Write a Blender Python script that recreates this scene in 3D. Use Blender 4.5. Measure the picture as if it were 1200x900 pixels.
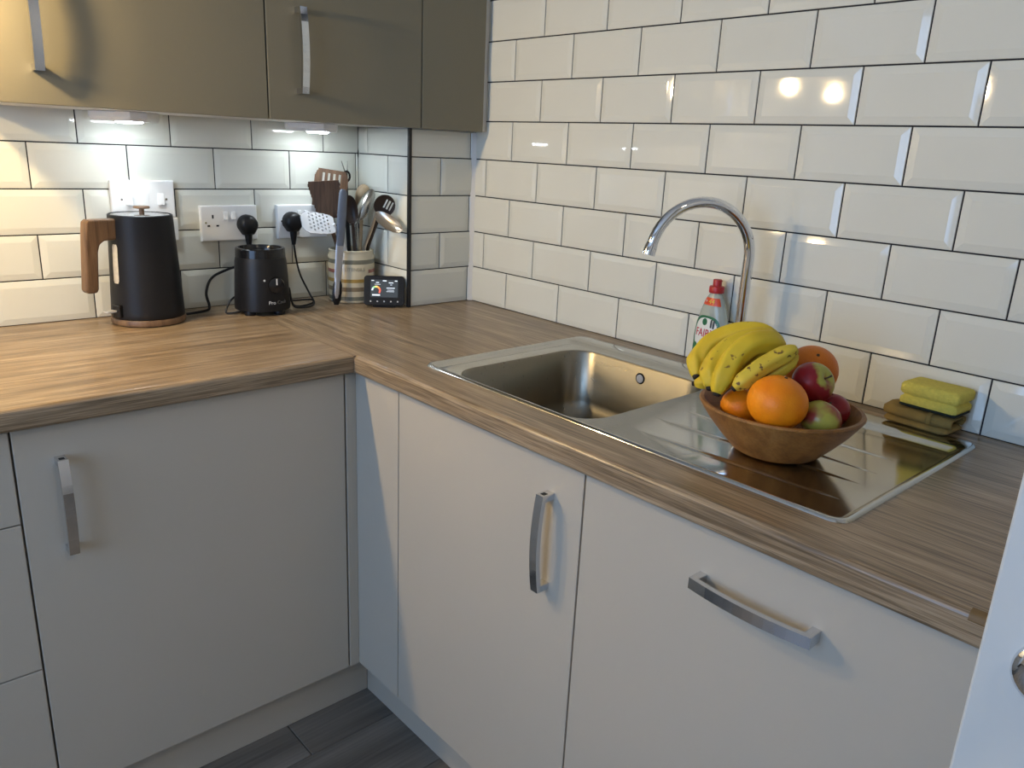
import bpy, bmesh, math, random
from mathutils import Vector, Matrix
random.seed(7)
for o in list(bpy.data.objects): bpy.data.objects.remove(o)
SC = bpy.context.scene
COL = SC.collection
K = 0.90                       # worktop height above the floor

# ------------------------------------------------------------------ camera
CAM = Vector((-1.42653, -1.59032, 0.4260 + K)); FPX = 917.07
YAW, PITCH, ROLL = 0.744825, -0.291812, 0.047034
FW = Vector((math.sin(YAW)*math.cos(PITCH), math.cos(YAW)*math.cos(PITCH), math.sin(PITCH)))
R0 = Vector((math.cos(YAW), -math.sin(YAW), 0)); U0 = R0.cross(FW)
RT = R0*math.cos(ROLL) + U0*math.sin(ROLL); UP = U0*math.cos(ROLL) - R0*math.sin(ROLL)
cd = bpy.data.cameras.new('camera'); cam = bpy.data.objects.new('camera', cd); COL.objects.link(cam)
cd.sensor_width = 36; cd.lens = FPX/1200*36; cd.clip_start = 0.02
cam.matrix_world = Matrix(((RT.x, UP.x, -FW.x, CAM.x), (RT.y, UP.y, -FW.y, CAM.y), (RT.z, UP.z, -FW.z, CAM.z), (0, 0, 0, 1)))
SC.camera = cam
def ray(px, py): return FW + RT*((px-600)/FPX) + UP*((450-py)/FPX)
def at_y(px, py, Y): d = ray(px, py); return CAM + d*((Y-CAM.y)/d.y)
def at_x(px, py, X): d = ray(px, py); return CAM + d*((X-CAM.x)/d.x)

# ------------------------------------------------------------------ world, daylight, exposure
SC.view_settings.view_transform = 'Standard'; SC.view_settings.look = 'None'
SC.view_settings.gamma = 1; SC.view_settings.use_curve_mapping = False
SC.view_settings.exposure = 1.2
wd = bpy.data.worlds.new('sky'); SC.world = wd; wd.use_nodes = True
wd.node_tree.nodes['Background'].inputs[0].default_value = (0.45, 0.62, 1.0, 1)
wd.node_tree.nodes['Background'].inputs[1].default_value = 0.6
def area(name, loc, target, sx, sy, power, color):
    l = bpy.data.lights.new(name, 'AREA'); l.shape = 'RECTANGLE'; l.size = sx; l.size_y = sy; l.energy = power; l.color = color
    o = bpy.data.objects.new(name, l); COL.objects.link(o); o.location = loc
    o.rotation_euler = (Vector(target)-Vector(loc)).to_track_quat('-Z', 'Y').to_euler(); return o
area('window_daylight', (-3.36, -1.20, 1.45), (0, -1.10, 0.9), 1.5, 1.25, 17, (0.36, 0.60, 1.0))

# ------------------------------------------------------------------ materials
MATS = {}
def nt(name):
    m = bpy.data.materials.new(name); m.use_nodes = True
    return m, m.node_tree, m.node_tree.nodes['Principled BSDF']
def link(t, a, b): t.links.new(a, b)
def mat(name, col, rough=0.5, metal=0.0, spec=0.5, noise=0.0, nscale=20, bump=0.0, bscale=200, emit=None, estr=0, coat=0, trans=0, ior=1.45, rvar=0):
    m, t, b = nt(name)
    b.inputs['Base Color'].default_value = (*col, 1); b.inputs['Roughness'].default_value = rough
    b.inputs['Metallic'].default_value = metal; b.inputs['Specular IOR Level'].default_value = spec
    b.inputs['Coat Weight'].default_value = coat; b.inputs['Transmission Weight'].default_value = trans; b.inputs['IOR'].default_value = ior
    tc = t.nodes.new('ShaderNodeTexCoord')
    if noise:
        n = t.nodes.new('ShaderNodeTexNoise'); n.inputs['Scale'].default_value = nscale; n.inputs['Detail'].default_value = 4
        link(t, tc.outputs['Object'], n.inputs['Vector'])
        mx = t.nodes.new('ShaderNodeMix'); mx.data_type = 'RGBA'
        mx.inputs['A'].default_value = (*[max(0, c*(1-noise)) for c in col], 1); mx.inputs['B'].default_value = (*[min(1, c*(1+noise)) for c in col], 1)
        link(t, n.outputs['Fac'], mx.inputs['Factor']); link(t, mx.outputs['Result'], b.inputs['Base Color'])
    if bump:
        n = t.nodes.new('ShaderNodeTexNoise'); n.inputs['Scale'].default_value = bscale
        link(t, tc.outputs['Object'], n.inputs['Vector'])
        bp = t.nodes.new('ShaderNodeBump'); bp.inputs['Strength'].default_value = bump; bp.inputs['Distance'].default_value = 0.002
        link(t, n.outputs['Fac'], bp.inputs['Height']); link(t, bp.outputs['Normal'], b.inputs['Normal'])
    if emit:
        b.inputs['Emission Color'].default_value = (*emit, 1); b.inputs['Emission Strength'].default_value = estr
    MATS[name] = m; return m
def wood(name, c1, c2, c3, axis, rough=0.4, scale=1.0, across=22, along=1.2, coat=0, fine=0.5, spec=0.5, streak=0):
    """streaky grain running along one object axis"""
    m, t, b = nt(name); tc = t.nodes.new('ShaderNodeTexCoord')
    def nz(sa, sx, det, dist=0):
        mp = t.nodes.new('ShaderNodeMapping'); sc = [sx*scale]*3; sc[axis] = sa*scale; mp.inputs['Scale'].default_value = sc
        link(t, tc.outputs['Object'], mp.inputs['Vector'])
        n = t.nodes.new('ShaderNodeTexNoise'); n.inputs['Scale'].default_value = 1; n.inputs['Detail'].default_value = det; n.inputs['Distortion'].default_value = dist
        link(t, mp.outputs['Vector'], n.inputs['Vector']); return n
    a = nz(along, across, 5, 0.6); f = nz(along*2.5, across*9, 3, 0.2)
    r = t.nodes.new('ShaderNodeValToRGB'); r.color_ramp.elements[0].position = 0.36; r.color_ramp.elements[1].position = 0.64
    r.color_ramp.elements[0].color = (*c1, 1); r.color_ramp.elements[1].color = (*c3, 1)
    e = r.color_ramp.elements.new(0.5); e.color = (*c2, 1)
    mth = t.nodes.new('ShaderNodeMix'); mth.inputs['Factor'].default_value = fine*0.6
    link(t, a.outputs['Fac'], mth.inputs[2]); link(t, f.outputs['Fac'], mth.inputs[3])
    link(t, mth.outputs[0], r.inputs['Fac']); out = r.outputs['Color']
    if streak:
        g = nz(along*2.2, across*7, 2, 0.3); g2 = nz(along*5, across*16, 2, 0.2)
        for nd, lo_, hi_, amt in ((g, 0.54, 0.66, streak), (g2, 0.55, 0.68, streak*0.8)):
            mr = t.nodes.new('ShaderNodeMapRange'); mr.inputs['From Min'].default_value = lo_; mr.inputs['From Max'].default_value = hi_; mr.inputs['To Max'].default_value = amt
            link(t, nd.outputs['Fac'], mr.inputs['Value'])
            mx = t.nodes.new('ShaderNodeMix'); mx.data_type = 'RGBA'; link(t, mr.outputs['Result'], mx.inputs['Factor'])
            link(t, out, mx.inputs['A']); mx.inputs['B'].default_value = (*[c*0.75 for c in c1], 1); out = mx.outputs['Result']
    link(t, out, b.inputs['Base Color'])
    bp = t.nodes.new('ShaderNodeBump'); bp.inputs['Strength'].default_value = 0.12; bp.inputs['Distance'].default_value = 0.001
    link(t, f.outputs['Fac'], bp.inputs['Height']); link(t, bp.outputs['Normal'], b.inputs['Normal'])
    b.inputs['Roughness'].default_value = rough; b.inputs['Coat Weight'].default_value = coat; b.inputs['Specular IOR Level'].default_value = spec
    MATS[name] = m; return m

mat('tile', (0.65, 0.645, 0.565), 0.045, spec=0.5, noise=0.03, nscale=6, bump=0.03, bscale=14)
mat('grout', (0.018, 0.018, 0.022), 0.9)
mat('paint', (0.76, 0.74, 0.69), 0.7, noise=0.02)
mat('ceiling_paint', (0.84, 0.83, 0.80), 0.8, noise=0.02)
mat('base_lacquer', (0.445, 0.400, 0.330), 0.42, spec=0.35, noise=0.02, nscale=5, bump=0.02, bscale=600)
mat('wall_lacquer', (0.190, 0.172, 0.122), 0.42, spec=0.35, noise=0.02, nscale=5)
mat('carcass', (0.62, 0.60, 0.57), 0.5, noise=0.02)
mat('gap_dark', (0.02, 0.02, 0.02), 0.8)
mat('chrome', (0.68, 0.69, 0.71), 0.09, 1.0, noise=0.04, nscale=30)
mat('chrome_bright', (0.75, 0.76, 0.78), 0.05, 1.0)
mat('black_trim', (0.012, 0.012, 0.014), 0.35, noise=0.1)
mat('sealant', (0.60, 0.59, 0.55), 0.5, noise=0.03)
WC = ((0.135, 0.090, 0.050), (0.275, 0.195, 0.117), (0.40, 0.30, 0.195))
wood('worktop_x', *WC, 0, 0.30, across=52, along=3.2, fine=0.75, streak=0.8)
wood('worktop_y', *WC, 1, 0.30, across=52, along=3.2, fine=0.75, streak=0.8)
wood('plank', (0.095, 0.082, 0.068), (0.155, 0.135, 0.112), (0.215, 0.19, 0.16), 0, 0.45, across=14, along=1.5)
wood('kettle_wood', (0.085, 0.045, 0.022), (0.14, 0.078, 0.038), (0.19, 0.11, 0.056), 2, 0.45, across=60, along=8)
wood('walnut', (0.055, 0.026, 0.012), (0.10, 0.050, 0.023), (0.145, 0.080, 0.040), 2, 0.5, across=90, along=8)
wood('beech', (0.30, 0.20, 0.11), (0.40, 0.29, 0.17), (0.48, 0.36, 0.22), 2, 0.55, across=70, along=8)
wood('bowl_wood', (0.165, 0.062, 0.010), (0.245, 0.100, 0.018), (0.32, 0.145, 0.032), 0, 0.5, across=34, along=12)
def steel(name, col, rough):
    m, t, b = nt(name); b.inputs['Metallic'].default_value = 1.0; b.inputs['Base Color'].default_value = (*col, 1)
    tc = t.nodes.new('ShaderNodeTexCoord'); mp = t.nodes.new('ShaderNodeMapping'); mp.inputs['Scale'].default_value = (260, 6, 60)
    n = t.nodes.new('ShaderNodeTexNoise'); n.inputs['Scale'].default_value = 1; n.inputs['Detail'].default_value = 3
    link(t, tc.outputs['Object'], mp.inputs['Vector']); link(t, mp.outputs['Vector'], n.inputs['Vector'])
    mr = t.nodes.new('ShaderNodeMapRange'); mr.inputs['To Min'].default_value = rough*0.75; mr.inputs['To Max'].default_value = rough*1.3
    link(t, n.outputs['Fac'], mr.inputs['Value']); link(t, mr.outputs['Result'], b.inputs['Roughness'])
    MATS[name] = m
steel('steel', (0.56, 0.555, 0.53), 0.13); steel('steel_bowl_dimmed', (0.26, 0.235, 0.185), 0.30)  # bowl: same steel, with the dark room's reflection put into its colour
mat('white_plastic', (0.74, 0.74, 0.72), 0.3, noise=0.01)
mat('socket_hole', (0.01, 0.01, 0.01), 0.6)
mat('black_plastic', (0.008, 0.008, 0.009), 0.40, spec=0.35, noise=0.15, nscale=60)
mat('black_gloss', (0.008, 0.008, 0.009), 0.18)
mat('kettle_black', (0.010, 0.010, 0.0115), 0.45, spec=0.3, bump=0.05, bscale=900)
mat('kettle_lid', (0.55, 0.55, 0.55), 0.22, 1.0, noise=0.03)
mat('gauge_plastic', (0.52, 0.48, 0.40), 0.35, noise=0.25, nscale=90)
mat('grey_lever', (0.42, 0.42, 0.42), 0.4)
mat('print_white', (0.6, 0.6, 0.6), 0.5); mat('print_grey', (0.13, 0.13, 0.13), 0.5)
mat('cream_ceramic', (0.56, 0.50, 0.36), 0.22, noise=0.05, nscale=40, coat=0.3)
mat('stripe_grey', (0.17, 0.17, 0.13), 0.25, noise=0.1, coat=0.3); mat('stripe_red', (0.33, 0.12, 0.09), 0.25, noise=0.1, coat=0.3)
mat('stripe_ochre', (0.36, 0.24, 0.07), 0.25, noise=0.1, coat=0.3); mat('stripe_brown', (0.22, 0.17, 0.11), 0.25, noise=0.1, coat=0.3)
mat('emboss', (0.36, 0.33, 0.25), 0.4)
mat('tong_grey', (0.16, 0.18, 0.215), 0.45, noise=0.12, nscale=60); mat('tong_steel', (0.42, 0.43, 0.46), 0.35, 0.6, noise=0.08)
mat('perforated_white', (0.80, 0.80, 0.80), 0.35, noise=0.02)
mat('dark_spoon', (0.035, 0.022, 0.016), 0.35, noise=0.3, nscale=40)
mat('olive_steel', (0.40, 0.39, 0.35), 0.25, 0.9, noise=0.1); mat('bronze_steel', (0.46, 0.39, 0.31), 0.28, 0.85, noise=0.1)
mat('screen', (0.02, 0.023, 0.026), 0.15, emit=(0.10, 0.12, 0.14), estr=0.2)
mat('screen_white', (0.6, 0.65, 0.7), 0.3, emit=(0.75, 0.85, 1), estr=0.35)
for n_, c_ in dict(green=(0.25, 0.6, 0.3), yellow=(0.9, 0.7, 0.2), orange=(0.95, 0.35, 0.08), red=(0.75, 0.12, 0.08)).items():
    mat('gauge_'+n_, c_, 0.3, emit=c_, estr=0.3)
mat('icon', (0.55, 0.56, 0.57), 0.4)
mat('soap_plastic', (0.66, 0.72, 0.66), 0.12, trans=0.55, ior=1.35, noise=0.03)
mat('soap_red', (0.40, 0.018, 0.020), 0.35, noise=0.08); mat('label_orange', (0.62, 0.07, 0.02), 0.35)
mat('label_green', (0.012, 0.13, 0.055), 0.35, noise=0.1); mat('label_white', (0.72, 0.74, 0.70), 0.35); mat('label_yellow', (0.85, 0.55, 0.06), 0.35)
mat('label_red', (0.50, 0.03, 0.06), 0.35); mat('label_ink', (0.05, 0.06, 0.06), 0.4)
mat('sponge', (0.60, 0.50, 0.09), 0.95, noise=0.22, nscale=160, bump=1.0, bscale=420)
mat('scourer', (0.012, 0.018, 0.013), 0.95, noise=0.4, nscale=200, bump=0.8, bscale=500)
mat('cloth', (0.25, 0.165, 0.045), 0.95, noise=0.18, nscale=70, bump=0.6, bscale=700)
mat('door_paint', (0.56, 0.56, 0.53), 0.45, noise=0.015, bump=0.02, bscale=200)
mat('banana_tip', (0.018, 0.012, 0.008), 0.8, noise=0.4, nscale=100)
mat('apple_stem', (0.07, 0.04, 0.02), 0.8, noise=0.3, nscale=200)
mat('patch', (0.16, 0.095, 0.035), 0.6, noise=0.1)
mat('hood_steel', (0.06, 0.06, 0.065), 0.55, 0.0, noise=0.05)
mat('lamp_glow', (1, 0.8, 0.5), 0.3, emit=(1.0, 0.70, 0.30), estr=12)
mat('led_glow', (1, 1, 1), 0.3, emit=(0.82, 0.92, 1.0), estr=30)
mat('window_frame', (0.78, 0.78, 0.77), 0.4, noise=0.01)
def fruit(name, c1, c2, nscale, lo, hi, rough, bump, bscale, spots=None, axis_mix=False):
    m, t, b = nt(name); tc = t.nodes.new('ShaderNodeTexCoord')
    n = t.nodes.new('ShaderNodeTexNoise'); n.inputs['Scale'].default_value = nscale; n.inputs['Detail'].default_value = 3
    link(t, tc.outputs['Object'], n.inputs['Vector'])
    r = t.nodes.new('ShaderNodeValToRGB'); r.color_ramp.elements[0].position = lo; r.color_ramp.elements[1].position = hi
    r.color_ramp.elements[0].color = (*c1, 1); r.color_ramp.elements[1].color = (*c2, 1)
    link(t, n.outputs['Fac'], r.inputs['Fac']); out = r.outputs['Color']
    if axis_mix:   # green blush round the stalk end
        sp = t.nodes.new('ShaderNodeSeparateXYZ'); link(t, tc.outputs['Object'], sp.inputs[0])
        ad = t.nodes.new('ShaderNodeMath'); ad.operation = 'MULTIPLY_ADD'; ad.inputs[1].default_value = 24; ad.inputs[2].default_value = axis_mix
        link(t, sp.outputs['Z'], ad.inputs[0])
        a2 = t.nodes.new('ShaderNodeMath'); a2.operation = 'ADD'; link(t, ad.outputs[0], a2.inputs[0]); link(t, n.outputs['Fac'], a2.inputs[1])
        link(t, a2.outputs[0], r.inputs['Fac'])
    if spots:
        n2 = t.nodes.new('ShaderNodeTexNoise'); n2.inputs['Scale'].default_value = spots[0]; n2.inputs['Detail'].default_value = 5
        link(t, tc.outputs['Object'], n2.inputs['Vector'])
        r2 = t.nodes.new('ShaderNodeValToRGB'); r2.color_ramp.elements[0].position = spots[1]; r2.color_ramp.elements[1].position = spots[1]+0.05
        link(t, n2.outputs['Fac'], r2.inputs['Fac'])
        mx = t.nodes.new('ShaderNodeMix'); mx.data_type = 'RGBA'; link(t, r2.outputs['Color'], mx.inputs['Factor'])
        link(t, out, mx.inputs['A']); mx.inputs['B'].default_value = (*spots[2], 1); out = mx.outputs['Result']
    link(t, out, b.inputs['Base Color']); b.inputs['Roughness'].default_value = rough
    n3 = t.nodes.new('ShaderNodeTexNoise'); n3.inputs['Scale'].default_value = bscale; link(t, tc.outputs['Object'], n3.inputs['Vector'])
    bp = t.nodes.new('ShaderNodeBump'); bp.inputs['Strength'].default_value = bump; bp.inputs['Distance'].default_value = 0.001
    link(t, n3.outputs['Fac'], bp.inputs['Height']); link(t, bp.outputs['Normal'], b.inputs['Normal'])
    b.inputs['Specular IOR Level'].default_value = 0.3; MATS[name] = m
fruit('orange_peel', (0.80, 0.20, 0.004), (0.88, 0.28, 0.006), 25, 0.3, 0.7, 0.42, 0.5, 420)
fruit('orange_deep', (0.62, 0.14, 0.006), (0.70, 0.19, 0.010), 25, 0.3, 0.7, 0.45, 0.8, 300)
fruit('banana_yellow', (0.60, 0.40, 0.020), (0.68, 0.50, 0.035), 18, 0.3, 0.7, 0.5, 0.15, 90, (75, 0.655, (0.24, 0.13, 0.02)))
fruit('banana_spotted', (0.55, 0.38, 0.030), (0.64, 0.48, 0.050), 18, 0.3, 0.7, 0.5, 0.2, 90, (85, 0.60, (0.13, 0.07, 0.02)))
fruit('apple_red', (0.26, 0.014, 0.018), (0.40, 0.36, 0.06), 30, 0.86, 1.12, 0.3, 0.1, 200, None, -0.06)
fruit('apple_green', (0.30, 0.05, 0.035), (0.42, 0.36, 0.06), 22, 0.38, 0.52, 0.3, 0.1, 200)

# ------------------------------------------------------------------ mesh helpers
class MB:
    def __init__(s): s.v = []; s.f = []
    def add(s, vs, fs):
        b = len(s.v); s.v += [tuple(p) for p in vs]; s.f += [tuple(i+b for i in f) for f in fs]; return s
    def box(s, x0, x1, y0, y1, z0, z1):
        return s.add([(x0, y0, z0), (x1, y0, z0), (x1, y1, z0), (x0, y1, z0), (x0, y0, z1), (x1, y0, z1), (x1, y1, z1), (x0, y1, z1)],
                     [(0, 3, 2, 1), (4, 5, 6, 7), (0, 1, 5, 4), (1, 2, 6, 5), (2, 3, 7, 6), (3, 0, 4, 7)])
    def loops(s, L, cap0=False, cap1=False, closed=True):
        n = len(L[0]); vs = [p for l in L for p in l]; fs = []
        for i in range(len(L)-1):
            for j in range(n if closed else n-1):
                a, b = i*n+j, i*n+(j+1) % n; fs.append((a, b, b+n, a+n))
        if cap0: fs.append(tuple(range(n-1, -1, -1)))
        if cap1: fs.append(tuple((len(L)-1)*n+j for j in range(n)))
        return s.add(vs, fs)
    def lathe(s, prof, n=32, c=(0, 0, 0), cap0=True, cap1=True, sx=1, sy=1):
        return s.loops([[(c[0]+r*sx*math.cos(2*math.pi*j/n), c[1]+r*sy*math.sin(2*math.pi*j/n), c[2]+z) for j in range(n)] for r, z in prof], cap0, cap1)
    def prism(s, poly, fn, a, b):
        """poly of (u,v) points swept between a and b; fn(u,v,w) gives the point"""
        return s.loops([[fn(u, v, a) for u, v in poly], [fn(u, v, b) for u, v in poly]], True, True)
    def tube(s, path, rad, n=10, flat=None, caps=True):
        P = [Vector(p) for p in path]; L = []
        if not isinstance(rad, (list, tuple)): rad = [rad]*len(P)
        ref = None
        for i, p in enumerate(P):
            t = (P[min(i+1, len(P)-1)]-P[max(i-1, 0)]).normalized()
            if ref is None:
                ref = Vector(flat) if flat else (Vector((0, 0, 1)) if abs(t.z) < 0.9 else Vector((1, 0, 0)))
            ref = (ref - t*ref.dot(t)).normalized(); q = t.cross(ref)
            r = rad[i]; ra, rb = r if isinstance(r, tuple) else (r, r)
            L.append([p + ref*(ra*math.cos(2*math.pi*j/n)) + q*(rb*math.sin(2*math.pi*j/n)) for j in range(n)])
        return s.loops(L, caps, caps)
    def mesh(s, name, m, smooth=True, ang=35, bevel=0, seg=2, fix=True):
        me = bpy.data.meshes.new(name); me.from_pydata(s.v, [], s.f)
        if bevel or fix:
            bm = bmesh.new(); bm.from_mesh(me)
            bmesh.ops.recalc_face_normals(bm, faces=bm.faces)
            if bevel:
                es = [e for e in bm.edges if len(e.link_faces) == 2 and e.calc_face_angle(0) > 0.6]
                bmesh.ops.bevel(bm, geom=es, offset=bevel, segments=seg, affect='EDGES', profile=0.5, clamp_overlap=True)
            bm.to_mesh(me); bm.free()
        if bevel: ang = min(ang, 12)
        if smooth:
            me.polygons.foreach_set('use_smooth', [True]*len(me.polygons)); me.set_sharp_from_angle(angle=math.radians(ang))
        me.materials.append(MATS[m]); return me
    def build(s, name, m, parent=None, **k):
        return obj(name, s.mesh(name, m, **k), parent)
def obj(name, me, parent=None, loc=(0, 0, 0), rot=(0, 0, 0)):
    o = bpy.data.objects.new(name, me); COL.objects.link(o); o.location = loc; o.rotation_euler = rot
    if parent: o.parent = parent
    return o
def tag(o, label, cat, group=None):
    o['label'] = label; o['category'] = cat
    if group: o['group'] = group
    return o
def thing(name, label, cat, loc=(0, 0, 0), rz=0, group=None):
    return tag(obj(name, None, None, loc, (0, 0, rz)), label, cat, group)
def struct(o, label=None, cat=None):
    o['kind'] = 'structure'
    if label: o['label'] = label
    if cat: o['category'] = cat
    return o
def B(x0, x1, y0, y1, z0, z1): return MB().box(x0, x1, y0, y1, z0, z1)
def rrect(x0, x1, y0, y1, r, z, n=6):
    P = []
    for cx, cy, a0 in ((x1-r, y1-r, 0), (x0+r, y1-r, 90), (x0+r, y0+r, 180), (x1-r, y0+r, 270)):
        for i in range(n+1):
            a = math.radians(a0+90*i/n); P.append((cx+r*math.cos(a), cy+r*math.sin(a), z))
    return P
def text_mesh(body, size, depth, m, fn=None):
    c = bpy.data.curves.new('lettering', 'FONT'); c.body = body; c.size = size; c.extrude = depth; c.align_x = 'CENTER'; c.align_y = 'CENTER'
    c.resolution_u = 3
    o = bpy.data.objects.new('lettering', c); COL.objects.link(o); bpy.context.view_layer.update()
    me = bpy.data.meshes.new_from_object(o.evaluated_get(bpy.context.evaluated_depsgraph_get()))
    bpy.data.objects.remove(o); bpy.data.curves.remove(c)
    if fn:
        for v in me.vertices: v.co = fn(*v.co)
    me.materials.clear(); me.materials.append(MATS[m]); return me

# ------------------------------------------------------------------ room shell
YA = 0.402; XL, YF = -3.3, -3.1; H = 2.4
wb = struct(B(XL-0.1, 0.1, YA+0.006, YA+0.11, 0, H).build('wall_back', 'paint', smooth=False), 'white tiled kitchen wall with sockets behind the kettle', 'wall')
wr = struct(B(0.006, 0.11, YF, YA, 0, H).build('wall_right', 'paint', smooth=False), 'white metro tiled wall behind the sink', 'wall')
wl = struct(B(XL-0.1, XL, YF, -2.0, 0, H).box(XL-0.1, XL, -0.4, YA, 0, H).box(XL-0.1, XL, -2.0, -0.4, 0, 0.8).box(XL-0.1, XL, -2.0, -0.4, 2.1, H).build('wall_left', 'paint', smooth=False), 'plain painted wall holding the window', 'wall')
wf = struct(B(XL-0.1, 0.11, YF-0.1, YF, 0, H).build('wall_front', 'paint', smooth=False), 'plain painted wall facing the tiled wall', 'wall')
struct(B(XL-0.1, 0.11, YF-0.1, YA+0.11, H, H+0.05).build('ceiling', 'ceiling_paint', smooth=False), 'plain white ceiling', 'ceiling')
fl = struct(B(XL-0.1, 0.11, YF-0.1, YA+0.11, -0.06, -0.008).build('floor', 'gap_dark', smooth=False), 'dark wood plank floor', 'floor')
pm = B(0, 1.198, 0, 0.188, -0.008, 0).mesh('plank', 'plank', bevel=0.0012, seg=1)
row = 0; y = YF
while y < -0.12:
    x = XL - (row*0.47 % 1.2)
    while x < -0.5:
        if x > XL-1.0: obj('plank', pm, fl, (x, y, 0))
        x += 1.2
    y += 0.19; row += 1
w1 = struct(MB().box(XL-0.07, XL-0.02, -2.0, -0.4, 0.8, 0.86).box(XL-0.07, XL-0.02, -2.0, -0.4, 2.04, 2.1).box(XL-0.07, XL-0.02, -2.0, -1.94, 0.86, 2.04)
            .box(XL-0.07, XL-0.02, -0.46, -0.4, 0.86, 2.04).box(XL-0.07, XL-0.02, -1.23, -1.17, 0.86, 2.04).build('window_1', 'window_frame', bevel=0.004), 'white framed window in the plain wall', 'window')

# tiles: 200 x 97 mm bevelled metro tiles, dark joints
PX, PZ, G = 0.2015, 0.0985, 0.0027
TCACHE = {}
def tile_mesh(w, h, cl, cr):
    key = (round(w, 4), round(h, 4), cl, cr)
    if key not in TCACHE:
        b = 0.012; l = 0.0006 if cl else b; r = 0.0006 if cr else b
        def rect(il, ir, iz, y): return [(il, y, iz), (w-ir, y, iz), (w-ir, y, h-iz), (il, y, h-iz)]
        l = min(l, w*0.4); r = min(r, w*0.4)
        L = [rect(0, 0, 0, 0.006), rect(0, 0, 0, -0.0002), rect(0.0006, 0.0006, 0.0006, -0.0010), rect(l, r, b, -0.0031)]
        if not cl and w > 0.05: L.append(rect(l+0.002, r+0.002, b+0.002, -0.0034))
        TCACHE[key] = MB().loops(L, False, True).mesh('tile', 'tile', smooth=True, ang=4)
    return TCACHE[key]
def tile_row(parent, fn, s0, s1, phase, k, rot, ztop=None):
    """lay one course from s0 to s1 along the wall with joints at phase + n*PX"""
    n = math.floor((s0-phase)/PX) ; h = PZ-G
    z = K+k*PZ+G/2
    if ztop is not None: h = min(h, ztop-z)
    while phase+n*PX < s1:
        a, b = phase+n*PX+G/2, phase+(n+1)*PX-G/2
        cl, cr = a < s0, b > s1
        a, b = max(a, s0), min(b, s1)
        if b-a > 0.004: obj('tile', tile_mesh(b-a, h, cl, cr), parent, fn(a, z), (0, 0, rot))
        n += 1
COLX, COLY = -0.2157, 0.1535
XA = -1.03203
B(-2.3, COLX, YA+0.0015, YA+0.0058, K-0.04, K+11*PZ).build('grout', 'grout', wb, smooth=False)
for k in range(0, 10):
    ph = XA + (0.5*PX if k % 2 == 0 else 0)
    x1 = COLX-0.0045 if k < 5 else -1.135
    zt = K+0.4645 if (k == 4) else None
    if k == 4:
        tile_row(wb, lambda s, z: (s, YA, z), -2.2, x1, ph, k, 0)
    else: tile_row(wb, lambda s, z: (s, YA, z), -2.2, x1, ph, k, 0)
B(0.0015, 0.0058, -1.95, COLY, K-0.04, K+12*PZ).build('grout', 'grout', wr, smooth=False)
for k in range(0, 11):
    ph = 0.0 if k % 2 == 0 else 0.5*PX
    tile_row(wr, lambda s, z: (0, -s, z), -(COLY-0.006), 1.9, ph, k, -math.pi/2)
# boxed-in corner
wc = struct(B(COLX+0.006, 0.0, COLY+0.006, YA, K-0.04, H).build('wall_corner', 'paint', smooth=False), 'tiled boxed-in corner with a black edge trim beside the energy monitor', 'wall')
B(COLX+0.0015, COLX+0.0058, COLY+0.0015, YA, K-0.04, K+0.463).build('grout', 'grout', wc, smooth=False)
B(COLX+0.0015, -0.001, COLY+0.0015, COLY+0.0058, K-0.04, K+0.463).build('grout', 'grout', wc, smooth=False)
for k in range(5):
    e = k % 2 == 0
    tile_row(wc, lambda s, z: (COLX, YA-s, z), 0.002, YA-COLY-0.004, (YA-COLY)-(PX if e else PX*0.5), k, -math.pi/2, ztop=K+0.463)
    tile_row(wc, lambda s, z: (s, COLY, z), COLX+0.004, -0.007, COLX+(0 if e else PX*0.5), k, 0, ztop=K+0.463)
B(COLX-0.0055, COLX+0.0035, COLY-0.0055, COLY+0.0035, K, K+0.4645).build('edge_trim', 'black_trim', wc, bevel=0.001)
MB().prism([(0, 0), (-0.010, 0), (-0.007, -0.003), (-0.003, -0.007), (0, -0.010)], lambda u, v, w: (u-0.002, v+COLY-0.002, w), K+0.001, K+0.463).build('sealant_strip', 'sealant', wc)

# open door at the right hand side, white, with a round rose
dv = Vector((0.16, -0.987, 0)).normalized(); dr = math.atan2(dv.y, dv.x)
d0 = CAM + ray(1147, 762)*0.62
d1 = obj('door_1', B(0, 0.76, 0, 0.036, 0.012, 1.98).mesh('door_1', 'door_paint', bevel=0.002), None, (d0.x, d0.y, 0), (0, 0, dr)); struct(d1, 'white painted door standing open beside the worktop end', 'door')
hz = d0.z
def ylathe(prof, cx, cz, n=28, sign=-1):
    return MB().loops([[(cx+r*math.cos(2*math.pi*j/n), sign*y_, cz+r*math.sin(2*math.pi*j/n)) for j in range(n)] for r, y_ in prof], True, True)
rose = ylathe([(0.0290, 0), (0.0290, 0.002), (0.0275, 0.005), (0.023, 0.008), (0.014, 0.0095)], 0.051, hz).build('handle_rose', 'chrome_bright', d1)
rose['label'] = 'round chrome handle rose'
ylathe([(0.0115, 0.0096), (0.0115, 0.0140)], 0.051, hz, 20).build('rose_hole', 'black_gloss', rose)
lv = MB().tube([(0.051, -0.014, hz), (0.051, -0.045, hz), (0.058, -0.052, hz), (0.075, -0.054, hz), (0.165, -0.054, hz)], [0.0085, 0.0085, 0.009, 0.009, 0.008], 12).build('lever', 'chrome_bright', d1)

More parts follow.
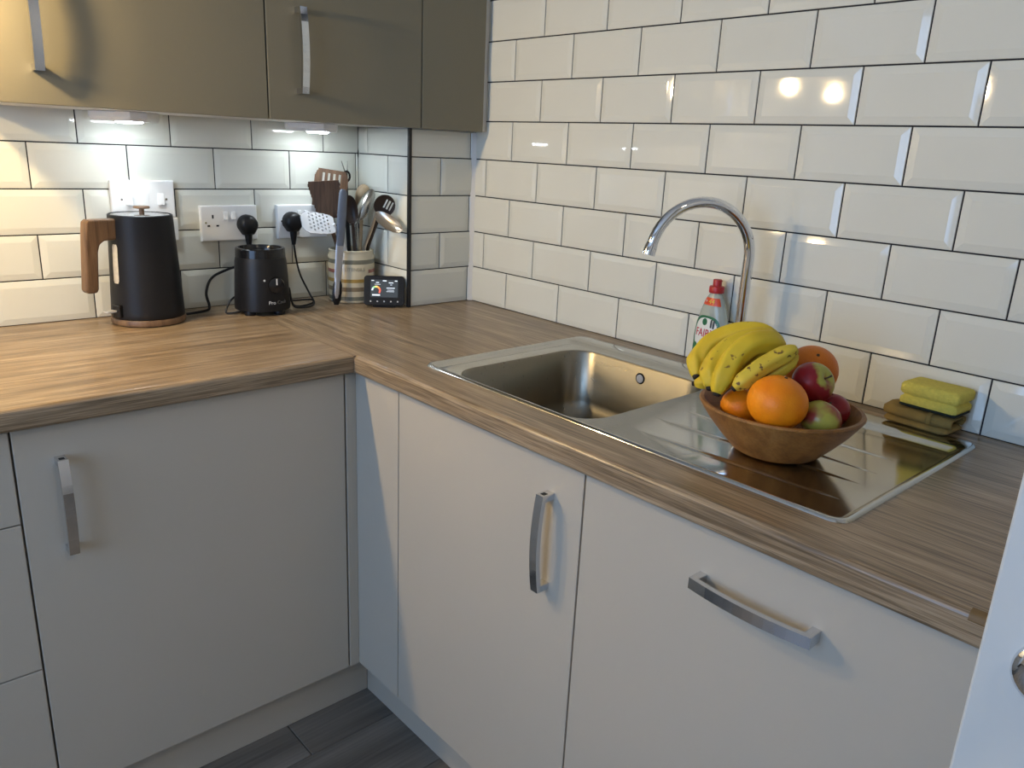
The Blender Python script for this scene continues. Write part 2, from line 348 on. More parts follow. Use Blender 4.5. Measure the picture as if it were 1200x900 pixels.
# ------------------------------------------------------------------ worktop
WT, WBt = K, K-0.038; XF, YFt = -0.6066, -0.2142; YE = -1.462
wt = thing('worktop', 'streaky oak-effect laminate worktop with rounded front edge round the corner', 'worktop', (0, 0, 0))
SK = (-0.528, -0.058, -1.228, -0.347)     # sink outer x0 x1 y0 y1
BO = (-0.500, -0.124, -0.768, -0.398)     # bowl opening
def nose(xf, xb):
    P = [(xb, WBt), (xf+0.006, WBt)]
    r1, r2 = 0.005, 0.009
    P = [(xb, WBt), (xf+r1+0.002, WBt)]
    for i in range(5): a = math.radians(270-90*i/4); P.append((xf+r1+r1*math.cos(a), WBt+r1+r1*math.sin(a)))
    for i in range(6): a = math.radians(180-90*i/5); P.append((xf+r2+r2*math.cos(a), WT-r2+r2*math.sin(a)))
    P += [(xf+r2+0.002, WT), (xb, WT)]; return P
m = MB(); cx0, cx1, cy0, cy1 = SK[0]+0.010, SK[1]-0.010, SK[2]+0.010, SK[3]-0.010
m.prism(nose(XF, cx0), lambda u, v, w: (u, w, v), YE, YFt)
m.box(XF, cx0, YFt, YA, WBt, WT); m.box(cx1, 0, YE, YA, WBt, WT); m.box(cx0, cx1, cy1, YA, WBt, WT); m.box(cx0, cx1, YE, cy0, WBt, WT)
s1 = m.build('worktop_section', 'worktop_y', wt, fix=False)
s2 = MB().prism(nose(YFt, YA), lambda u, v, w: (w, u, v), -2.2, XF).build('worktop_section', 'worktop_x', wt)
B(XF-0.0008, XF+0.0006, YFt, YA, WT-0.002, WT+0.0003).build('joint_strip', 'worktop_y', wt)
P = nose(XF, XF+0.03)
MB().prism([(u-0.0006 if i < 11 else u, v+(0.0006 if v > WT-0.004 else 0)) for i, (u, v) in enumerate(P[7:14])] + [(XF+0.02, WT-0.004), (XF+0.004, WT-0.018)], lambda u, v, w: (u, w, v), -1.440, -1.398).build('edge_patch', 'patch', wt)

# ------------------------------------------------------------------ handles
def handle_mesh(Lh=0.174, wd_=0.0160, h0=0.026, h1=0.034, th=0.0085, ft=0.0115):
    """bowed bar handle, long axis z, projecting towards -y, feet at y=0"""
    n = 12; out = []; inn = []
    for i in range(n+1):
        t = -1+2*i/n; out.append((t*Lh/2, h0+(h1-h0)*(1-t*t)))
    hi = Lh/2-ft
    for i in range(n+1):
        t = 1-2*i/n; inn.append((t*hi, (h0+(h1-h0)*(1-(t*hi/(Lh/2))**2))-th))
    poly = [(-Lh/2, 0)] + out + [(Lh/2, 0), (hi, 0)] + inn + [(-hi, 0)]
    # build as strip quads so the concave profile shades well
    mb = MB()
    for i in range(n):
        a, b = out[i], out[i+1]
        ta, tb = a[0]/(Lh/2)*hi, b[0]/(Lh/2)*hi
        c = (tb, h0+(h1-h0)*(1-(tb/(Lh/2))**2)-th); d = (ta, h0+(h1-h0)*(1-(ta/(Lh/2))**2)-th)
        V = [(-wd_/2, -p[1], p[0]) for p in (a, b, c, d)] + [(wd_/2, -p[1], p[0]) for p in (a, b, c, d)]
        fs = [(0, 1, 2, 3), (4, 7, 6, 5), (0, 4, 5, 1), (3, 2, 6, 7)]
        mb.add(V, fs)
    for s_ in (-1, 1):
        e = h0; i_ = h0+(h1-h0)*(1-(hi/(Lh/2))**2)-th
        pl = [(s_*Lh/2, 0), (s_*Lh/2, e), (s_*hi, i_), (s_*hi, 0)]
        mb.prism(pl, lambda u, v, w: (w, -v, u), -wd_/2, wd_/2)
    me = mb.mesh('handle', 'chrome', smooth=True, ang=30)
    return me
HM = handle_mesh()
def handle(parent, loc, rot):
    return obj('handle', HM, parent, loc, rot)
END_MARK = B(-0.0042, 0.0042, -0.0085-0.012, -0.012+0.0005, -0.0003, 0.0003).mesh('handle_end', 'gap_dark')  # dark square set on the handle's end face
def handle_full(parent, loc, rot):
    h_ = handle(parent, loc, rot)
    if rot[1] == 0: obj('handle_end', END_MARK, h_, (0, 0, 0.0870))
    return h_

# ------------------------------------------------------------------ base cabinets
DT, DB = K-0.0455, K-0.768; DY, DX = -0.188, -0.588; TH = 0.018
def base_cab(name, label, x0, x1, fronts, rz, loc):
    """cabinet in its own frame: width along x from 0, front face at y=0 looking to -y"""
    t = thing(name, label, 'cabinet', loc, rz); w = x1-x0
    m = MB(); z0, z1 = DB-loc[2], WBt-0.001-loc[2]; d = 0.545; p = 0.016; y0 = TH+0.002
    m.box(0, p, y0, d, z0, z1); m.box(w-p, w, y0, d, z0, z1); m.box(p, w-p, y0, d, z0, z0+p); m.box(p, w-p, d-0.006, d, z0+p, z1); m.box(p, w-p, y0, y0+0.02, z1-0.03, z1)
    m.build('body', 'carcass', t, smooth=False)
    for (nm, a, b, za, zb, hd) in fronts:
        f = B(a, b, 0, TH, za, zb).build(nm, 'base_lacquer', t, bevel=0.0012)
        f.location.z = -loc[2]
        if hd: handle_full(f, hd[0], hd[1])
    return t
V0 = (0, 0, 0); HZ = (0, math.pi/2, 0)
base_cab('drawer_unit', 'grey-beige base unit of three stacked drawers beside the wide handled door', -1.826, -1.2255,
         [('drawer', 0.0015, 0.5995, K-0.2075, DT, ((0.3, 0, K-0.12), HZ)), ('drawer', 0.0015, 0.5995, K-0.4895, K-0.2100, ((0.3, 0, K-0.30), HZ)), ('drawer', 0.0015, 0.5995, DB, K-0.4920, ((0.3, 0, K-0.58), HZ))], 0, (-1.826, DY, DB))
base_cab('base_cabinet', 'grey-beige base cabinet under the kettle with one wide door and upright handle', -1.2245, -0.6145,
         [('door', 0.0015, 0.6080, DB, DT, ((0.066, 0, K-0.188), V0))], 0, (-1.2245, DY, DB))
base_cab('sink_cabinet', 'grey-beige base cabinet below the sink bowl with upright bowed handle', 0, 0.506,
         [('door', 0.0015, 0.5045, DB, DT, ((0.436, 0, K-0.187), V0))], -math.pi/2, (DX, -0.3500, DB))
base_cab('appliance_cabinet', 'grey-beige built-in appliance front below the drainer with horizontal bowed handle', 0, 0.600,
         [('door', 0.0015, 0.5985, DB, DT, ((0.3055, 0, K-0.1185), HZ))], -math.pi/2, (DX, -0.8565, DB))
cp = thing('corner_post', 'narrow grey-beige corner filler panels between the two runs of cabinets', 'panel', (DX, DY, DB))
B(-0.0245, 0.0, -0.0005, 0.018, 0, DT-DB).build('filler_panel', 'base_lacquer', cp, bevel=0.001)
B(0.0002, 0.018, -0.1605, 0.017, 0, DT-DB).build('filler_panel', 'base_lacquer', cp, bevel=0.001)
struct(B(-2.2, -0.534, -0.134, -0.118, 0, DB+0.004).build('baseboard_back', 'base_lacquer', bevel=0.001), 'grey-beige plinth under the cabinets on the socket side', 'plinth')
struct(B(-0.534, -0.518, -1.45, -0.1345, 0, DB+0.004).build('baseboard_right', 'base_lacquer', bevel=0.001), 'grey-beige plinth under the sink cabinets', 'plinth')

# ------------------------------------------------------------------ wall cabinets
CY, CB, CT = 0.090, K+0.465, K+1.185
def wall_cab(name, label, x0, x1, hx, depth=None):
    t = thing(name, label, 'cabinet', (x0, CY, CB)); w = x1-x0; d = (YA-0.004-CY) if depth is None else depth
    B(0, w, TH+0.002, d, 0.0, CT-CB).build('body', 'carcass', t, smooth=False)
    f = B(0.0012, w-0.0012, 0, TH, -0.001, CT-CB).build('door', 'wall_lacquer', t, bevel=0.0012)
    if hx: handle_full(f, (hx, 0, 0.142), V0)
    return t
wall_cab('wall_cabinet', 'taupe wall cabinet above the kettle, warmly lit, with chrome handle', -1.128, -0.6275, 0.066)
wall_cab('wall_cabinet', 'taupe wall cabinet with chrome handle above the sockets and utensil pot', -0.6268, -0.2255, 0.075)
t = thing('wall_filler_panel', 'plain taupe wall unit panel without handle beside the tiled wall', 'panel', (-0.2248, CY, CB))
B(0.0012, 0.199, 0, TH, -0.001, CT-CB).build('front_panel', 'wall_lacquer', t, bevel=0.0012)
B(0.0, 0.198, TH+0.001, 0.060, 0, CT-CB).build('body', 'carcass', t, smooth=False)
B(0.199, 0.2235, TH-0.002, 0.060, 0.002, CT-CB).build('scribe_strip', 'white_plastic', t, bevel=0.001)
# cooker hood whose two lamps light the room (left of the frame)
t = thing('cooker_hood', 'steel cooker hood with two warm lamps beside the wall cabinet', 'hood', (-1.475, 0.15, K+0.72))
MB().loops([rrect(-0.30, 0.30, -0.24, 0.245, 0.01, 0), rrect(-0.30, 0.30, -0.24, 0.245, 0.01, 0.05), rrect(-0.13, 0.13, -0.05, 0.245, 0.01, 0.22), rrect(-0.13, 0.13, -0.05, 0.245, 0.01, 0.75)], True, True).build('canopy', 'hood_steel', t)
for lx in (-0.165, 0.165):
    l_ = MB().lathe([(0.030, 0), (0.029, -0.004), (0.018, -0.008), (0.002, -0.009)], 20, (lx, -0.172, -0.001)).build('lamp_lens', 'lamp_glow', t)
    pl = bpy.data.lights.new('hood_lamp', 'POINT'); pl.energy = 8.0; pl.color = (1.0, 0.74, 0.39); pl.shadow_soft_size = 0.022
    o = bpy.data.objects.new('hood_lamp', pl); COL.objects.link(o); o.parent = t; o.location = (lx, -0.172, -0.036)

# fill light added on the ceiling behind the camera to brighten the right-hand tiles
t = thing('added_fill_light', 'round flush ceiling fitting added as a faint fill light', 'light', (-0.95, -2.25, H))
MB().lathe([(0.17, 0), (0.17, -0.02), (0.165, -0.03)], 36).build('light_base', 'white_plastic', t)
MB().lathe([(0.158, -0.0301), (0.15, -0.05), (0.10, -0.066), (0.02, -0.070)], 36).build('diffuser', 'white_plastic', t)
al = bpy.data.lights.new('added_fill_lamp', 'AREA'); al.shape = 'DISK'; al.size = 0.30; al.energy = 2.6; al.color = (1.0, 0.84, 0.62)
o = bpy.data.objects.new('added_fill_lamp', al); COL.objects.link(o); o.parent = t; o.location = (0, 0, -0.075)
# under-cabinet lights
def led(x, label):
    t = thing('under_cabinet_light', label, 'light', (x, 0.298, CB-0.0005))
    tri = [(-0.072, 0.045), (0.072, 0.045), (0.072, 0.030), (0.018, -0.058), (-0.018, -0.058), (-0.072, 0.030)]
    MB().loops([[(u, v, 0) for u, v in tri], [(u, v, -0.012) for u, v in tri], [(u*0.93, v*0.93, -0.0195) for u, v in tri]], True, True).build('housing', 'white_plastic', t, bevel=0.0015)
    MB().lathe([(0.027, 0), (0.026, -0.0025), (0.018, -0.004)], 24, (0, 0.006, -0.0196)).build('lens', 'led_glow', t)
    s = bpy.data.lights.new('led_spot', 'SPOT'); s.energy = 0.5; s.color = (0.80, 0.90, 1.0); s.spot_size = math.radians(84); s.spot_blend = 0.35; s.shadow_soft_size = 0.012
    o = bpy.data.objects.new('led_spot', s); COL.objects.link(o); o.parent = t; o.location = (0, 0.006, -0.0275)
led(-0.848, 'triangular white LED light under the wall cabinet above the kettle')
led(-0.395, 'triangular white LED light under the wall cabinet above the utensils')

# ------------------------------------------------------------------ sockets and switches
def plate(name, label, x0, z1, w=0.146, h=0.088, cat='socket', dep=0.010):
    t = thing(name, label, cat, (x0, YA-0.0045, z1-h))
    MB().loops([[(a, 0.003, b) for a, b in ((0, 0), (w, 0), (w, h), (0, h))], [(a, -dep+0.002, b) for a, b in ((0, 0), (w, 0), (w, h), (0, h))],
                [(a, -dep, b) for a, b in ((0.002, 0.002), (w-0.002, 0.002), (w-0.002, h-0.002), (0.002, h-0.002))]], True, True).build('plate', 'white_plastic', t, bevel=0.0008, seg=1)
    return t
def rocker(t, x, z, w=0.011, h=0.020, dep=0.010):
    return MB().loops([[(x+a*w, -dep+0.001, z+b*h) for a, b in ((0, 0), (1, 0), (1, 1), (0, 1))], [(x+a*w, -dep-dy, z+b*h) for a, b, dy in ((0, 0, 0.005), (1, 0, 0.005), (1, 1, 0.001), (0, 1, 0.001))]], True, True).build('rocker_switch', 'white_plastic', t, bevel=0.0006, seg=1)
def outlet(t, cx, cz, dep=0.010):
    for dx, dz, w, h in ((0, 0.011, 0.0042, 0.009), (-0.0112, -0.0115, 0.0068, 0.0042), (0.0112, -0.0115, 0.0068, 0.0042)):
        B(cx+dx-w/2, cx+dx+w/2, -dep-0.0003, -dep+0.001, cz+dz-h/2, cz+dz+h/2).build('socket_hole', 'socket_hole', t, smooth=False)
def screw(t, cx, cz, dep=0.010):
    ylathe([(0.0028, dep-0.001), (0.0026, dep+0.0004)], cx, cz, 10).build('screw', 'chrome', t)
t = plate('switch_plate', 'white double switch plate on the tiles above the kettle', -0.877, K+0.316, 0.142, 0.086, 'switch')
rocker(t, 0.030, 0.030, 0.015, 0.026); rocker(t, 0.102, 0.030, 0.015, 0.026); screw(t, 0.022, 0.043); screw(t, 0.122, 0.043)
B(0.064, 0.082, -0.0112, -0.009, 0.026, 0.058).build('fuse_cover', 'white_plastic', t, bevel=0.0005)
t = plate('wall_socket', 'white socket plate low behind the kettle under the switch plate', -0.873, K+0.2295, 0.142, 0.056)
outlet(t, 0.030, 0.028)
for x0, z1, lab in ((-0.676, K+0.2565, 'white double socket with kettle plug and free outlet beside it'), (-0.474, K+0.2560, 'white double socket behind the white perforated turner')):
    t = plate('wall_socket', lab, x0, z1); outlet(t, 0.030, 0.050); outlet(t, 0.116, 0.050)
    rocker(t, 0.0575, 0.053); rocker(t, 0.0775, 0.053); screw(t, 0.012, 0.046)

# ------------------------------------------------------------------ kettle
def arc(c, r, a0, a1, n): return [(c[0]+r*math.cos(math.radians(a0+(a1-a0)*i/n)), c[1]+r*math.sin(math.radians(a0+(a1-a0)*i/n))) for i in range(n+1)]
KX, KY = -0.841, 0.312
kt = thing('kettle', 'matt black electric kettle with wooden handle and wooden base ring', 'kettle', (KX, KY, K))
MB().lathe([(0.074, 0), (0.080, 0.003), (0.081, 0.012), (0.079, 0.016)], 48).build('base_ring', 'kettle_wood', kt)
MB().lathe([(0.0775, 0.0163), (0.0790, 0.020), (0.0785, 0.03), (0.0735, 0.13), (0.0690, 0.225), (0.0680, 0.246), (0.0655, 0.2475), (0.0645, 0.243)], 56, cap1=False).build('body', 'kettle_black', kt)
lid = MB().lathe([(0.0646, 0.2432), (0.0646, 0.2445), (0.060, 0.2465), (0.030, 0.2480), (0.0, 0.2482)], 48, cap1=False).build('lid', 'kettle_lid', kt)
MB().lathe([(0.0055, 0.248), (0.0055, 0.258), (0.017, 0.2595), (0.018, 0.2615), (0.016, 0.2645)], 24, (0.004, 0, 0)).build('lid_knob', 'kettle_wood', lid)
# spout lip (right side) and handle (left side)
MB().prism([(0.050, -0.022), (0.078, -0.004), (0.078, 0.004), (0.050, 0.022)], lambda u, v, w: (u*(1 if w > 0.23 else 0.92), v, w), 0.215, 0.2465).build('spout', 'kettle_black', kt, bevel=0.002).rotation_euler.z = math.radians(50)
op = [(-0.060, 0.2400), (-0.124, 0.2400), (-0.131, 0.2360), (-0.1345, 0.212), (-0.1450, 0.090), (-0.141, 0.082), (-0.121, 0.082), (-0.117, 0.090), (-0.1105, 0.170), (-0.105, 0.186), (-0.094, 0.193), (-0.060, 0.195)]
hm = MB()
hw = 0.0125
L1 = [(u, -hw, v) for u, v in op]; L2 = [(u, hw, v) for u, v in op]
hm.v = L1+L2; n_ = len(op); hm.f = [(i, (i+1) % n_, (i+1) % n_+n_, i+n_) for i in range(n_)]
# split the L into two convex-ish caps
for off, rev in ((0, 1), (n_, 0)):
    for q_ in ((0, 1, 2, 3, 8, 9, 10, 11), (3, 4, 5, 6, 7, 8)):
        hm.f.append(tuple(off+i for i in (q_ if rev else q_[::-1])))
hd = hm.build('handle', 'kettle_wood', kt, bevel=0.004); hd.rotation_euler.z = math.radians(14)
def on_body(deg, z, out=0.0, r0=None):
    r = (0.0785-(z-0.03)*0.0487 if r0 is None else r0)+out; a = math.radians(deg); return (r*math.cos(a), r*math.sin(a), z)
gv = [[on_body(a, z, 0.0012) for a in (194, 197, 200, 204, 207)] for z in (0.098, 0.104, 0.12, 0.16, 0.178, 0.184)]
gv[0] = [on_body(a, 0.098, 0.0012) for a in (196, 198, 200, 203, 205)]; gv[-1] = [on_body(a, 0.184, 0.0012) for a in (196, 198, 200, 203, 205)]
MB().loops(gv, closed=False).build('water_gauge', 'gauge_plastic', kt)
MB().box(-0.086, -0.070, -0.012, 0.012, 0.022, 0.050).build('switch_recess', 'black_gloss', kt, bevel=0.002).rotation_euler.z = math.radians(22)
MB().box(-0.106, -0.082, -0.009, 0.009, 0.034, 0.0385).build('switch_lever', 'grey_lever', kt, bevel=0.0015).rotation_euler.z = math.radians(18)
def plug(parent, p, name='plug'):
    """three-pin plug: rounded body lying against the socket, cord grip pointing down"""
    m = MB(); L = []
    for y_, s_ in ((0, 1.0), (-0.014, 1.0), (-0.026, 0.86), (-0.031, 0.6)):
        L.append([(p[0]+s_*u, p[1]+y_, p[2]+s_*v) for u, v in [(0.0250*math.cos(math.radians(a)), 0.002+0.0250*math.sin(math.radians(a))) for a in range(-20, 201, 20)] + [(-0.012, -0.024), (0.012, -0.024)]])
    m.loops(L, True, True); b = m.build(name, 'black_plastic', parent, ang=50)
    MB().tube([(p[0], p[1]-0.012, p[2]-0.020), (p[0], p[1]-0.012, p[2]-0.036), (p[0], p[1]-0.012, p[2]-0.056)], [0.010, 0.0085, 0.0052], 12).build('cord_grip', 'black_plastic', b)
def smooth_path(P, n=6):
    P = [Vector(p) for p in P]; out = []
    for i in range(len(P)-1):
        p0, p1, p2, p3 = P[max(i-1, 0)], P[i], P[i+1], P[min(i+2, len(P)-1)]
        for j in range(n):
            t = j/n; out.append(0.5*((2*p1)+(p2-p0)*t+(2*p0-5*p1+4*p2-p3)*t*t+(3*p1-p0-3*p2+p3)*t**3))
    return out+[P[-1]]
kp = Vector((-0.561-KX, YA-0.0150-KY, 0.207))
plug(kt, kp)
MB().tube(smooth_path([kp+Vector((0, -0.012, -0.055)), (kp.x-0.004, kp.y-0.014, 0.115), (kp.x-0.06, kp.y-0.012, 0.098), (kp.x-0.105, kp.y-0.018, 0.080), (kp.x-0.124, kp.y-0.026, 0.045), (kp.x-0.122, kp.y-0.035, 0.014), (kp.x-0.135, kp.y-0.05, 0.006), (0.092, 0.012, 0.005), (0.078, 0.008, 0.007)]), 0.0034, 8).build('cord', 'black_plastic', kt)

# ------------------------------------------------------------------ blender motor base
BX, BY = -0.5735, 0.283
bl = thing('blender_base', 'black blender motor base with dial standing in front of the double socket', 'blender', (BX, BY, K), math.radians(-17))
MB().lathe([(0.060, 0.010), (0.0675, 0.012), (0.0680, 0.022), (0.0625, 0.130), (0.0600, 0.141)], 48).build('body', 'black_plastic', bl)
MB().lathe([(0.0605, 0.1415), (0.0595, 0.161), (0.0575, 0.1635), (0.0530, 0.1635), (0.0515, 0.161), (0.050, 0.143), (0.0, 0.143)], 48, cap1=False).build('rim', 'black_gloss', bl)
for a in range(45, 360, 90):
    c_ = math.cos(math.radians(a)), math.sin(math.radians(a))
    MB().lathe([(0.013, 0), (0.0145, 0.004), (0.013, 0.0105)], 14, (0.050*c_[0], 0.050*c_[1], 0)).build('foot', 'black_plastic', bl)
def tilt_y(prof, z, x=0.0, yoff=-0.0655): return MB().loops([[(x+r*math.cos(2*math.pi*j/24), yoff-y_, z+r*math.sin(2*math.pi*j/24)) for j in range(24)] for r, y_ in prof], True, True)
dial = tilt_y([(0.0200, 0), (0.0200, 0.010), (0.0185, 0.016), (0.012, 0.0175)], 0.078, 0.026, -0.056).build('dial', 'black_gloss', bl)
B(0.0245, 0.0275, -0.0745, -0.0730, 0.080, 0.095).build('dial_mark', 'icon', dial)
tilt_y([(0.0025, 0), (0.0025, 0.0012)], 0.090, -0.002, -0.0650).build('indicator', 'icon', bl)
def wrapz(x0, z0, r, deg0):
    def fn(x, y_, z_):
        rr = r+z_-0.0; a = math.radians(deg0)+(x+x0)/r; return Vector((rr*math.cos(a), rr*math.sin(a), z0+y_))
    return fn
obj('lettering', text_mesh('Pro', 0.0125, 0.0006, 'print_white', wrapz(0.003, 0.034, 0.0674, -80)), bl)
obj('lettering', text_mesh('Cook', 0.0125, 0.0006, 'print_grey', wrapz(0.0305, 0.034, 0.0674, -80)), bl)
ca, sa_ = math.cos(math.radians(17)), math.sin(math.radians(17))
def bl_loc(x, y_, z): dx, dy = x-BX, y_-BY; return Vector((dx*ca-dy*sa_, dx*sa_+dy*ca, z-K))
bp_ = Vector((-0.436, YA-0.0150, K+0.211))
m = MB(); L = []
for y_, s_ in ((0, 1.0), (-0.014, 1.0), (-0.026, 0.86), (-0.031, 0.6)):
    L.append([bl_loc(bp_.x+s_*u, bp_.y+y_, bp_.z+s_*v) for u, v in [(0.0262*math.cos(math.radians(a)), 0.002+0.0262*math.sin(math.radians(a))) for a in range(-20, 201, 20)] + [(-0.012, -0.024), (0.012, -0.024)]])
m.loops(L, True, True); pb = m.build('plug', 'black_plastic', bl, ang=50)
MB().tube([bl_loc(bp_.x, bp_.y-0.012, bp_.z-0.020), bl_loc(bp_.x, bp_.y-0.012, bp_.z-0.036), bl_loc(bp_.x, bp_.y-0.012, bp_.z-0.058)], [0.010, 0.0085, 0.0050], 12).build('cord_grip', 'black_plastic', pb)
cpth = [(bp_.x, bp_.y-0.012, bp_.z-0.056), (bp_.x+0.004, bp_.y-0.016, K+0.11), (bp_.x+0.008, bp_.y-0.03, K+0.07), (bp_.x+0.015, bp_.y-0.060, K+0.030), (bp_.x+0.010, 0.290, K+0.006), (-0.47, 0.262, K+0.005), (-0.50, 0.262, K+0.012), (-0.505, 0.270, K+0.052), (-0.500, 0.280, K+0.050), (-0.488, 0.282, K+0.008), (-0.432, 0.296, K+0.005), (-0.425, 0.305, K+0.014), (-0.475, 0.318, K+0.014), (-0.52, 0.325, K+0.02)]
MB().tube([bl_loc(*p) for p in smooth_path(cpth)], 0.0026, 7).build('cord', 'black_plastic', bl)
MB().tube([bl_loc(*p) for p in smooth_path([(-0.620, 0.315, K+0.045), (-0.648, 0.306, K+0.030), (-0.664, 0.296, K+0.006), (-0.655, 0.282, K+0.0045), (-0.632, 0.279, K+0.0060)])], 0.0026, 7).build('cord', 'black_plastic', bl)

# ------------------------------------------------------------------ utensil pot
PXc, PYc = -0.2955, 0.316; PR = 0.0630
pt = thing('utensil_pot', 'cream ceramic utensil pot with grey, red and ochre stripes', 'pot', (PXc, PYc, K))
H_P = 0.143
MB().lathe([(0.058, 0), (PR-0.001, 0.003), (PR, 0.010), (PR, H_P-0.016), (PR-0.003, H_P-0.010), (PR-0.002, H_P-0.002), (PR-0.005, H_P), (PR-0.007, H_P-0.004), (PR-0.007, 0.008), (0, 0.008)], 56, cap1=False).build('body', 'cream_ceramic', pt)
def band(z0, z1, m_, a0=0, a1=360):
    n = 56 if a1-a0 >= 360 else 26; L = []
    for r, z in ((PR-0.0005, z0), (PR+0.0006, z0+0.0005), (PR+0.0006, z1-0.0005), (PR-0.0005, z1)):
        L.append([(r*math.cos(math.radians(a0+(a1-a0)*j/n)), r*math.sin(math.radians(a0+(a1-a0)*j/n)), z) for j in range(n if a1-a0 >= 360 else n+1)])
    return MB().loops(L, closed=(a1-a0 >= 360)).build('stripe', m_, pt, fix=False)
band(0.008, 0.019, 'stripe_grey'); band(0.033, 0.045, 'stripe_brown'); band(0.057, 0.067, 'stripe_ochre')
band(0.082, 0.092, 'stripe_red', -75, 210); band(0.107, 0.119, 'stripe_grey')
obj('lettering', text_mesh('UTENSILS', 0.0135, 0.0005, 'emboss', lambda x, y_, z_: wrapz(0, 0.093, PR+0.0004, -112)(x, y_, z_)), pt)

# ------------------------------------------------------------------ utensils
def frame(base, tip, face):
    a = (tip-base).normalized(); n = (face-a*face.dot(a)).normalized(); return a, n, a.cross(n)
TOCAM = (Vector((CAM.x, CAM.y, K+0.25))-Vector((PXc, PYc, K+0.2))).normalized()
def plate_head(org, a, n, s, L, W, inside, hole, th, mat_, parent, name, curve=0.0, N=26, M=22):
    """thin blade spanned by a (length) and s (width) with real holes"""
    vs = {}; mb = MB(); 
    def vid(i, j):
        if (i, j) not in vs:
            u = -W/2+W*i/M; w = L*j/N
            p = org + s*u + a*w + n*(curve*((u/(W/2))**2+((w-L/2)/(L/2))**2))
            vs[(i, j)] = len(mb.v); mb.v.append(tuple(p))
        return vs[(i, j)]
    for i in range(M):
        for j in range(N):
            u = -W/2+W*(i+0.5)/M; w = L*(j+0.5)/N
            if inside(u/(W/2), w/L) and not hole(u, w): mb.f.append((vid(i, j), vid(i+1, j), vid(i+1, j+1), vid(i, j+1)))
    me = bpy.data.meshes.new(name); me.from_pydata(mb.v, [], mb.f); bm = bmesh.new(); bm.from_mesh(me)
    bmesh.ops.recalc_face_normals(bm, faces=bm.faces); bmesh.ops.solidify(bm, geom=bm.faces, thickness=th); bm.to_mesh(me); bm.free()
    me.materials.append(MATS[mat_]); return obj(name, me, parent)
def spoon_head(c, a, n, s, L, W, depth, mat_, parent, name='head', th=0.0022):
    """oval dished head, concave side towards n"""
    mb = MB(); R_ = []
    prof = [(0.02, -1), (0.35, -0.9), (0.65, -0.62), (0.88, -0.25), (1.0, 0)]
    for r, z in prof: R_.append([c + a*(L/2*r*math.cos(2*math.pi*j/28)) + s*(W/2*r*math.sin(2*math.pi*j/28)) + n*(depth*z) for j in range(28)])
    back = [[p - n*th for p in l] for l in R_]
    mb.loops(back+R_[::-1], True, True)
    return mb.build(name, mat_, parent, ang=60)
def ut(name, label, cat='utensil'): return thing(name, label, cat, (PXc, PYc, K+0.010))
ORG = Vector((PXc, PYc, K+0.010))
def lo(v): return Vector(v)-ORG
def pot_pt(dx, dy, z=0.013): return Vector((dx, dy, z-0.010+0.001))
# wooden slotted turner at the back
t = ut('slotted_turner', 'walnut turner with four slots standing highest at the back of the pot')
p0 = lo(at_y(385, 243, 0.338)); p1 = lo(at_y(389.5, 199, 0.338)); a, n, s = frame(p0, p1, TOCAM)
s = -s if s.x < 0 else s
a = (p1-p0).normalized()
slots = [-0.021, -0.007, 0.007, 0.021]
plate_head(p0, a, n, s, (p1-p0).length, 0.088, lambda u, w: (abs(u) < 0.80 + 0.2*min(1, (1-w)*5)), lambda u, w: 0.040 < w < 0.090 and any(abs(u-q) < 0.0036 for q in slots), 0.004, 'walnut', t, 'head', 0, 40, 44)
MB().tube([pot_pt(0.000, 0.030), p0+a*0.012], [0.0055, 0.0065], 10).build('handle', 'walnut', t)
# plain wooden turner
t = ut('wooden_turner', 'walnut turner with a plain square blade leaning out of the pot')
p0 = lo(at_y(384, 256, 0.300)); p1 = lo(at_y(379, 212, 0.300)); a, n, s = frame(p0, p1, TOCAM)
plate_head(p0, a, n, s, (p1-p0).length, 0.086, lambda u, w: abs(u) < 0.56+0.44*w and not (w > 0.93 and abs(u) > 0.93), lambda u, w: False, 0.0045, 'walnut', t, 'head', 0, 48, 48)
MB().tube([pot_pt(0.010, 0.008), p0+a*0.010], [0.0055, 0.0065], 10).build('handle', 'walnut', t)
# white perforated turner
t = ut('perforated_turner', 'white perforated turner hanging out over the double socket')
p0 = lo(at_y(392, 263, 0.262)); p1 = lo(at_y(353.5, 259.5, 0.262)); a, n, s = frame(p0, p1, (TOCAM+Vector((0, 0, 0.55))).normalized())
Lh = (p1-p0).length
def hole(u, w):
    i = round((w-0.018)/0.0105); v_ = u-(0.005 if i % 2 else 0); j = round(v_/0.0100)
    return 0 <= i <= 5 and abs(j) <= 2 and ((w-0.018-i*0.0105)**2+(v_-j*0.0100)**2) < 0.0028**2
plate_head(p0, a, n, s, Lh, 0.066, lambda u, w: abs(u) < math.sqrt(max(0, 1-((w-0.46)/0.56)**4))*(0.80+0.2*w), hole, 0.003, 'perforated_white', t, 'head', 0.0, 60, 44)
MB().tube([pot_pt(-0.002, -0.026, 0.02), Vector((-0.038, -0.029, 0.142)), lo(at_y(394, 270, 0.266)), p0+a*0.004], [(0.006, 0.004)]*4, 10).build('handle', 'perforated_white', t)
